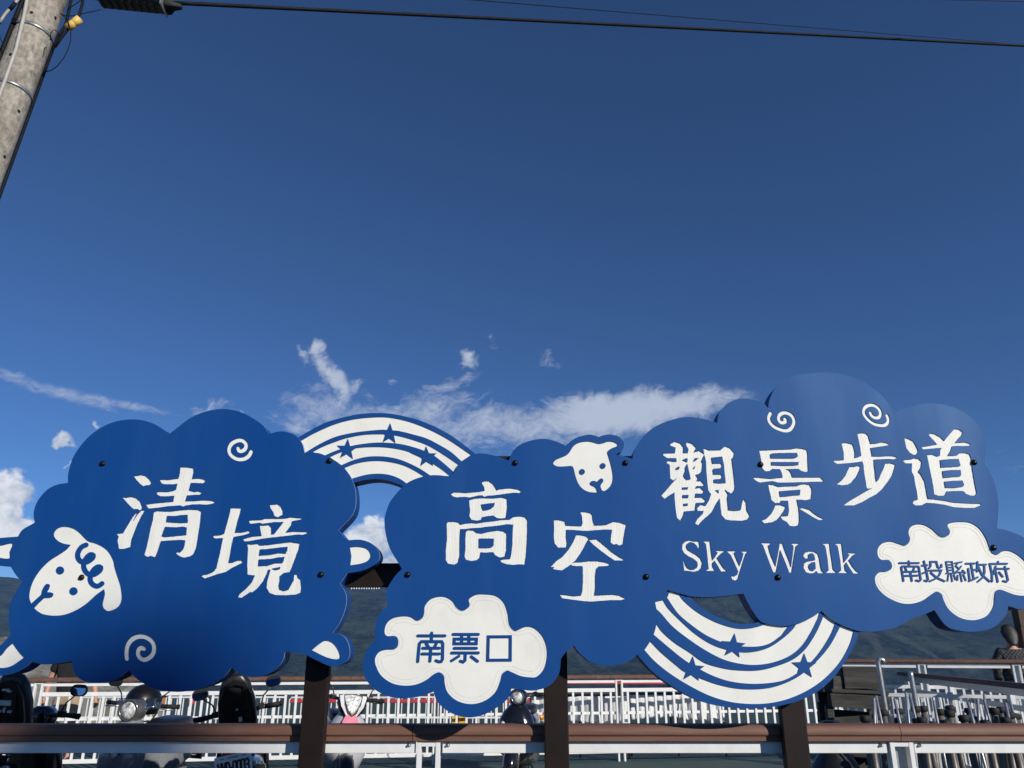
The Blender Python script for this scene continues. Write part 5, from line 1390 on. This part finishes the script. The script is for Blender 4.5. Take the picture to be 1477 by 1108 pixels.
# ------------------------------------------------------------------ things stacked at the right
def slatted_stand():
    X = at(1229, 1000, 7.9).x
    r = empty('wooden_stand', (X, 7.95, 0), (0, 0, R(-9))); tag(r, 'weathered grey slatted wooden stand with a box on top, beside the bowl-shaped rainbow', 'stand')
    def board(c, s, rx=0, ry=0, rz=0, nm='plank'):
        mb = MB(); mb.box((0, 0, 0), s, bev=0.006)
        m = Matrix.Translation(c) @ Matrix.Rotation(R(rz), 4, 'Z') @ Matrix.Rotation(R(ry), 4, 'Y') @ Matrix.Rotation(R(rx), 4, 'X')
        k = len(r.children)
        mb.v = [tuple(m @ Vector((x + 0.005 * noise.noise(Vector((x * 9, y * 9, z * 9 + k))), y, z + 0.005 * noise.noise(Vector((x * 7, k, 2)))))) for x, y, z in mb.v]
        mb.build(nm, M['timber'], r)
    for sx in (-0.24, 0.22):
        for sy in (-0.15, 0.17): board((sx, sy, 0.5), (0.07, 0.07, 1.0), nm='leg')
    for z, dx, ry, w, h in ((0.20, 0.0, 1, 0.60, 0.13), (0.42, 0.01, -2, 0.60, 0.14), (0.63, -0.02, 2, 0.58, 0.14), (0.84, 0.0, -4, 0.56, 0.13), (1.03, 0.02, 3, 0.54, 0.12)):
        board((dx, -0.20, z), (w, 0.035, h), 0, ry, 0)
        board((dx, 0.22, z + 0.02), (w, 0.035, h), 0, -ry, 0)
        board((0.275, 0.0, z + 0.01), (0.035, 0.38, h), 4, 0, 0)
    board((0, 0, 1.115), (0.58, 0.46, 0.03), 0, 2, 0)
    board((0.10, -0.17, 1.235), (0.36, 0.03, 0.19), 0, 0, 0, 'box_side'); board((0.10, 0.17, 1.235), (0.36, 0.03, 0.19), 0, 0, 0, 'box_side')
    board((-0.07, 0.0, 1.235), (0.03, 0.31, 0.19), 0, -10, 0, 'box_side'); board((0.27, 0.0, 1.235), (0.03, 0.31, 0.19), 0, 12, 0, 'box_side')
    board((-0.16, -0.1, 1.19), (0.10, 0.16, 0.12), 0, 8, 20, 'block')
slatted_stand()

def steel_post(x, y, h, lean, first=[None]):
    r = empty('steel_post', (x, y, 0), (R(lean[0]), R(lean[1]), 0))
    tag(r, 'slim brushed steel post with black rubber cap among the many behind the right handrail', 'post', 'steel posts with black caps behind the right handrail')
    if first[0] is None:
        mb = MB(); mb.tube([(0, 0, 0), (0, 0, 0.9)], 0.026, 12); a = mb.build('tube', M['steelpost'], r)
        mb = MB(); mb.lathe([(0.030, 0.893), (0.037, 0.898), (0.037, 0.926), (0.031, 0.935), (0.0, 0.936)], 14); b = mb.build('cap', M['rubber'], r)
        mb = MB(); mb.lathe([(0.12, 0.0), (0.12, 0.012), (0.04, 0.022), (0.028, 0.03)], 16); c = mb.build('base', M['rubber'], r)
        first[0] = (a, b, c)
    else:
        for q in first[0]: share(q, r)
    r.scale = (1, 1, h / 0.936)
random.seed(3)
k = 0
for u, v_, Y in [(1247, 1032, 6.5), (1262, 1030, 7.1), (1283, 1023, 6.9), (1291, 1036, 6.4), (1303, 1022, 7.3), (1318, 1018, 7.0), (1327, 1034, 6.2), (1338, 1018, 7.4), (1345, 1022, 6.8), (1362, 1024, 6.3), (1379, 1017, 7.0), (1393, 1021, 7.5), (1403, 1031, 6.3), (1408, 1033, 6.9), (1421, 1020, 6.5), (1432, 1019, 7.3), (1442, 1034, 6.1), (1452, 1028, 6.8), (1463, 1026, 6.4), (1474, 1030, 7.2), (1487, 1027, 6.5), (1500, 1028, 7.0), (1256, 1040, 6.1), (1274, 1036, 7.4), (1312, 1036, 6.6), (1335, 1040, 7.6), (1354, 1037, 7.1), (1371, 1038, 6.0), (1386, 1036, 6.6), (1414, 1042, 7.4), (1427, 1038, 6.0), (1448, 1040, 7.5), (1469, 1041, 6.0)]:
    p = at(u, v_, Y)
    steel_post(p.x, p.y, p.z, (random.uniform(-2, 2), random.uniform(-4, 4)))

def thin_pole(x, y, z, lean, first=[None]):
    r = empty('thin_pole', (x, y, 0), (R(lean[0]), R(lean[1]), 0)); r.scale = (1, 1, z)
    tag(r, 'thin bright galvanised stake standing among the steel posts at the right', 'stake', 'thin galvanised stakes among the steel posts')
    if first[0] is None:
        mb = MB(); mb.tube([(0, 0, 0), (0, 0, 1)], 0.011, 8); a_ = mb.build('stake_tube', M['galv'], r)
        mb = MB(); mb.lathe([(0.05, 0), (0.05, 0.01), (0.013, 0.016)], 10); b_ = mb.build('stake_foot', M['galv'], r)
        first[0] = (a_, b_)
    else:
        for q in first[0]: share(q, r)
for u, v_, Y in ((1236, 1005, 6.4), (1252, 1012, 6.8), (1279, 1003, 6.6), (1297, 998, 7.2), (1308, 1006, 6.3), (1330, 1000, 6.9), (1352, 1010, 6.5), (1385, 1006, 6.4), (1399, 1000, 7.0), (1417, 1012, 6.2), (1437, 1008, 6.9), (1457, 1014, 6.3), (1470, 1010, 6.7)):
    p = at(u, v_, Y); thin_pole(p.x, p.y, p.z, (random.uniform(-2, 2), random.uniform(-6, 6)))

def pole(name, u, v_, Y, hook, label):
    p = at(u, v_, Y)
    r = empty(name, (p.x, p.y, 0)); tag(r, label, 'pole')
    z = p.z
    pts_ = [(0.03, 0, 0), (0.01, 0, z * 0.6), (0, 0, z - 0.03)] + ([(0.0, 0, z - 0.01), (0.02, 0, z + 0.012), (0.045, 0, z + 0.008), (0.055, 0, z - 0.02)] if hook else [(0, 0, z)])
    mb = MB(); mb.tube(pts_, 0.021, 10); mb.build('tube', M['galv'], r)
    mb = MB(); mb.lathe([(0.09, 0), (0.09, 0.01), (0.03, 0.016)], 14, Matrix.Translation((0.03, 0, 0))); mb.build('base_plate', M['galv'], r)
    mb = MB(); mb.box((0.012, 0, z * 0.55), (0.07, 0.06, 0.04), bev=0.006); mb.build('clamp', M['rubber'], r)
pole('hooked_pole', 1266, 953, 7.4, True, 'galvanised pole with hooked top beside the timber stack')
pole('straight_pole', 1313, 969, 7.0, False, 'galvanised pole with plain top right of the hooked pole')

# stand-in shape for an unidentified dark mass low behind the third post
bg_ = empty('dark_mass', (at(1212, 1095, 6.6).x, 6.7, 0)); tag(bg_, 'big black lumpy stand-in for an unidentified dark mass behind the right post', 'stand_in')
mb = MB(); rings = []
for k in range(9):
    t = k / 8; rr_ = (0.26, 0.30, 0.31, 0.30, 0.27, 0.22, 0.15, 0.07, 0.05)[k]
    rings.append([Vector((rr_ * math.cos(2 * math.pi * i / 20) * (1 + 0.16 * noise.noise(Vector((math.cos(i / 3.18) * 2, math.sin(i / 3.18) * 2, t * 3)))), rr_ * math.sin(2 * math.pi * i / 20) * (1 + 0.14 * noise.noise(Vector((math.cos(i / 3.18) * 2, 5 + math.sin(i / 3.18) * 2, t * 3)))), 0.02 + t * 0.86)) for i in range(20)])
mb.loft(rings); mb.build('lump', M['plastic'], bg_)
mb = MB(); mb.lathe([(0.055, 0.86), (0.045, 0.875), (0.09, 0.93), (0.06, 0.95)], 12); mb.build('lump_top', M['plastic'], bg_)

# rocky bank with dry grass behind the railing at the left
mb = MB(); vs = []
nr, na = 16, 40
for j in range(nr + 1):
    t = j / nr
    for i in range(na):
        a = 2 * math.pi * i / na
        x, y = 4.2 * t * math.cos(a), 2.6 * t * math.sin(a)
        h = 1.75 * (1 - t ** 1.6)
        vs.append((x, y, h + (0.28 * noise.fractal(Vector((x * 0.9, y * 0.9, 3)), 0.8, 2.2, 5) if t < 1 else 0)))
mb.add(vs, [(j * na + i, j * na + (i + 1) % na, (j + 1) * na + (i + 1) % na, (j + 1) * na + i) for j in range(nr) for i in range(na)], 0, False)
bank = mb.build('rock_bank', M['rock'], None, None, False); bank.location = (-11.6, 18.2, -0.05)
tag(bank, 'rocky grey bank with dry grass beyond the railing at the left', 'rock')

# ------------------------------------------------------------------ utility pole and overhead lines
PY = 4.5
b0_, t0_ = at(68, 0, PY), at(29.5, 100, PY)
axis = (b0_ - t0_).normalized()
foot = t0_ + axis * (-t0_.z / axis.z)
top = t0_ + axis * ((8.6 - t0_.z) / axis.z)
up = empty('utility_pole', foot); tag(up, 'leaning grey concrete utility pole at the top left corner', 'utility pole')
rel = lambda q: Vector(q) - foot
def pole_pt(z): return t0_ + axis * ((z - t0_.z) / axis.z)
def pole_r(z): return 0.160 - 0.0062 * z
mb = MB(); zs = [0 + 8.6 * k / 40 for k in range(41)]
side_ = axis.cross(Vector((0, 1, 0))).normalized(); dep = side_.cross(axis).normalized()
mb.loft([[rel(pole_pt(z) + (side_ * math.cos(2 * math.pi * i / 32) + dep * math.sin(2 * math.pi * i / 32)) * pole_r(z)) for i in range(32)] for z in zs])
shaft = mb.build('shaft', M['concrete'], up)
def on_pole(z, deg, out=0.0):
    """point on the pole's skin; deg 0 faces the viewer, positive is to the right"""
    c_ = pole_pt(z); tc_ = Vector((0, 0, CAM_Z)) - c_; tc_ = (tc_ - axis * tc_.dot(axis)).normalized(); rt_ = axis.cross(tc_)
    return rel(c_ + (tc_ * math.cos(R(deg)) + rt_ * math.sin(R(deg))) * (pole_r(z) + out))
facing = 0
def zpix(v_): 
    lo, hi = 0.5, 8.5
    for _ in range(40):
        mid = (lo + hi) / 2; q = pole_pt(mid); d = q - Vector((0, 0, CAM_Z))
        f_ = d.y * math.cos(PITCH) + d.z * math.sin(PITCH); w_ = -d.y * math.sin(PITCH) + d.z * math.cos(PITCH)
        vv = 554 - FPX * w_ / f_
        if vv > v_: lo = mid
        else: hi = mid
    return (lo + hi) / 2
for v_ in (50, 133):
    z = zpix(v_)
    mb = MB(); rings = []
    for i in range(37):
        a = 2 * math.pi * i / 36
        dv = side_ * math.cos(a) + dep * math.sin(a)
        c = pole_pt(z) + dv * (pole_r(z) + 0.002); rings.append([rel(c + axis * -0.012), rel(c + dv * 0.003 + axis * -0.012), rel(c + dv * 0.003 + axis * 0.012), rel(c + axis * 0.012)])
    mb.loft(rings, 0, False, True); mb.build('steel_band', M['galv'], up)
    q = on_pole(z, -74, 0.012); mb = MB(); mb.box(q, (0.03, 0.03, 0.045), bev=0.004); mb.build('band_clasp', M['bolt'], up)
# step bolt holes
hole = None
for v_, dg in ((26, 42), (162, 36), (225, 44), (97, -40), (36, -28)):
    z = zpix(v_); q = on_pole(z, facing + dg, -0.004)
    mb = MB(); n_ = (q - rel(pole_pt(z))).normalized(); mb.tube([q, q + n_ * 0.008], 0.011, 10); mb.build('step_hole', M['ink'], up)
# conduits strapped to the pole
mb = MB(); mb.tube([on_pole(zpix(-60), -80, 0.012), on_pole(zpix(0), -68, 0.012), on_pole(zpix(45), -42, 0.012), on_pole(zpix(90), -28, 0.012), on_pole(zpix(140), -24, 0.014), on_pole(zpix(220), -24, 0.014), on_pole(1.0, -24, 0.014), on_pole(0.05, -24, 0.014)], 0.0125, 10); mb.build('grey_conduit', M['greycable'], up)
for dg, rr_ in ((-80, 0.016), (-94, 0.012)):
    mb = MB(); mb.tube([on_pole(z, facing + dg, 0.012) for z in (8.3, 7, 6, 5.2, 4.6, 4, 3, 2, 1, 0.02)], rr_, 8); mb.build('black_conduit', M['cable'], up)
mb = MB(); mb.tube([on_pole(z, 84, 0.012) for z in (8.0, 7, 6.2)] + [rel(at(95, 36, PY + 0.02)), rel(at(84, 52, PY + 0.02)), on_pole(zpix(66), 82, 0.012), on_pole(zpix(150), 88, 0.012), on_pole(zpix(260), 88, 0.012), on_pole(1.0, 88, 0.012)], 0.011, 8); mb.build('black_conduit', M['cable'], up)
# loose wires and the yellow sleeve
def wire(pp, r_, name='loose_wire', mat='cable', par=None): 
    mb = MB(); mb.tube(pp, r_, 6); return mb.build(name, M[mat], par if par is not None else up)
Yl = PY - 0.10
wire([rel(at(u, v_, Yl)) for u, v_ in ((121, -20), (119, 5), (115, 20), (108, 30), (98, 42), (88, 55), (79, 68))], 0.010)
mb = MB(); a_, b_ = rel(at(115, 27, Yl)), rel(at(97, 41, Yl)); mb.tube([a_, a_.lerp(b_, 0.48), a_.lerp(b_, 0.5), a_.lerp(b_, 0.52), b_], [0.028, 0.028, 0.0265, 0.028, 0.028], 16); mb.build('yellow_sleeve', M['yellowtube'], up)
wire([rel(at(u, v_, Yl - 0.03)) for u, v_ in ((87, 20), (93, 24), (98, 31), (102, 44), (102, 58), (98, 72), (91, 85), (82, 96), (73, 102), (64, 104))], 0.0035)
wire([rel(at(u, v_, Yl)) for u, v_ in ((87, 20), (95, 23), (106, 23), (118, 20), (133, 17), (146, 14))], 0.003)
wire([rel(at(u, v_, Yl)) for u, v_ in ((97, 15), (104, 9), (112, 4), (120, -3))], 0.0035)
wire([rel(at(u, v_, Yl)) for u, v_ in ((72, 58), (73, 48), (77, 43), (82, 45), (84, 50))], 0.003)
wire([rel(at(u, v_, Yl - 0.05)) for u, v_ in ((31, -8), (24, 2), (16, 11), (8, 20), (3, 27), (0, 33))], 0.011, 'loose_wire', 'greycable')
wire([rel(at(u, v_, Yl - 0.05)) for u, v_ in ((22, 4), (18, 9), (14, 14))], 0.0135)
wire([rel(at(u, v_, Yl - 0.05)) for u, v_ in ((1, 30), (-2, 42), (0, 54), (4, 64), (7, 69))], 0.003)

# overhead cable with its long splice closure
cb = empty('overhead_cable', at(150, 6, 4.75)); tag(cb, 'thick black overhead cable with a long splice box crossing the top of the sky', 'cable')
co = Vector(cb.location)
path = []
for k in range(41):
    t = k / 40; u = 245 + (1560 - 245) * t; v_ = 4.0 + (u - 245) * 0.0505
    path.append(at(u, v_ - 0.8 * math.sin(math.pi * t) + 0.0, 4.75 + 3.4 * t) - co)
mb = MB(); mb.tube(path, 0.0155, 8); mb.build('cable', M['cable'], cb)
mb = MB(); mb.tube([at(60, -14, 4.66) - co, at(110, -6, 4.7) - co, at(145, -2, 4.73) - co], 0.0155, 8); mb.build('cable', M['cable'], cb)
a_, b_ = at(144, -1.5, 4.74) - co, at(240, 8, 4.76) - co
dx_ = (b_ - a_).normalized(); rotm = dx_.to_track_quat('X', 'Z').to_matrix()
mid = (a_ + b_) / 2; ln = (b_ - a_).length
mb = MB(); mb.box(mid, (ln, 0.115, 0.075), rotm, bev=0.014); box_ = mb.build('splice_box', M['plastic'], cb)
for k in range(9):
    q = mid + rotm @ Vector((-ln / 2 + ln * (k + 0.5) / 9, 0, -0.040)); mb = MB(); mb.box(q, (0.02, 0.10, 0.012), rotm, bev=0.003); mb.build('rib', M['plastic'], box_)
for s in (-1, 1):
    q = mid + rotm @ Vector((0, s * 0.062, -0.012)); mb = MB(); mb.box(q, (ln * 0.98, 0.012, 0.03), rotm, bev=0.003); mb.build('flange', M['plastic'], box_)
mb = MB(); mb.loft([[b_ + rotm @ Vector((x, y * s_, z * s_)) for y, z in rrect(0.13, 0.10, 0.03)] for x, s_ in ((-0.01, 1.0), (0.03, 0.95), (0.06, 0.5), (0.12, 0.3))]); mb.build('end_cap', M['rubber'], box_)
mb = MB(); mb.box(b_ + rotm @ Vector((0.0, -0.02, -0.01)), (0.012, 0.15, 0.12), rotm, bev=0.003); mb.build('end_flange', M['galv'], box_)
tw = empty('thin_wire', at(690, 0, 4.9)); tag(tw, 'thin black wire slanting down to meet the thick overhead cable', 'wire')
mb = MB(); mb.tube([at(u, 0 + (u - 682) * 0.0818, 4.9 + (u - 682) / 760 * 3.1) - tw.location for u in (480, 682, 820, 960, 1100, 1250, 1400, 1560)], 0.0042, 6); mb.build('strand', M['cable'], tw)
tw = empty('thin_wire', at(1400, 1, 8.0)); tag(tw, 'short thin wire crossing the top right corner of the sky', 'wire')
mb = MB(); mb.tube([at(u, -2 + (u - 1300) * 0.026, 7.6 + (u - 1300) / 500) - tw.location for u in (900, 1100, 1300, 1400, 1480, 1600)], 0.004, 6); mb.build('strand', M['cable'], tw)

# ------------------------------------------------------------------ unseen block and roof tank added to shade the lower left of the sign
hb = Vector((-2.14, 4.32, 1.07)) + SUN * 60
bd_ = empty('shade_building', (hb.x + 3.2, hb.y - 3, 0)); tag(bd_, 'unseen concrete block with a roof tank, added behind the viewer to shade the sign', 'shade_building')
wy = hb.z - 1.9
mb = MB(); mb.box((0, 0, wy / 2), (9, 8, wy)); mb.build('wall', M['concrete'], bd_)
mb = MB(); mb.box((0, 0, wy + 0.1), (9.3, 8.3, 0.2)); mb.build('roof', M['concrete'], bd_)
wn = None
for fl in range(4):
    for k in range(3):
        mb = MB(); mb.box((-3 + 3 * k, 4.01, 2 + fl * 3.4), (1.5, 0.06, 1.4)); mb.build('window', M['glossblack'], bd_)
mb = MB(); mb.lathe([(0.55, wy + 0.25), (0.62, wy + 0.4), (0.62, wy + 1.75), (0.5, wy + 2.1), (0.25, wy + 2.3), (0.0, wy + 2.35)], 24, Matrix.Translation((-3.2, 3, 0))); mb.build('shade_tank', M['galv'], bd_)

# ------------------------------------------------------------------ air between here and the far ridge
zt_ = max(v[2] for v in vs_terrain) + 4; zb_ = min(v[2] for v in vs_terrain) - 1
mb = MB(); mb.box((0, 1770, (zt_ + zb_) / 2), (10400, 3700, zt_ - zb_))
hz = mb.build('haze', [])
hm_ = bpy.data.materials.new('haze_air'); hm_.use_nodes = True
t = hm_.node_tree; t.nodes.clear()
pv = t.nodes.new('ShaderNodeVolumePrincipled')
pv.inputs['Color'].default_value = (0.30, 0.58, 1.0, 1)
pv.inputs['Density'].default_value = 0.000100
pv.inputs['Anisotropy'].default_value = 0.0
ot = t.nodes.new('ShaderNodeOutputMaterial'); t.links.new(pv.outputs[0], ot.inputs['Volume'])
hz.data.materials.append(hm_)
tag(hz, kind='stuff')
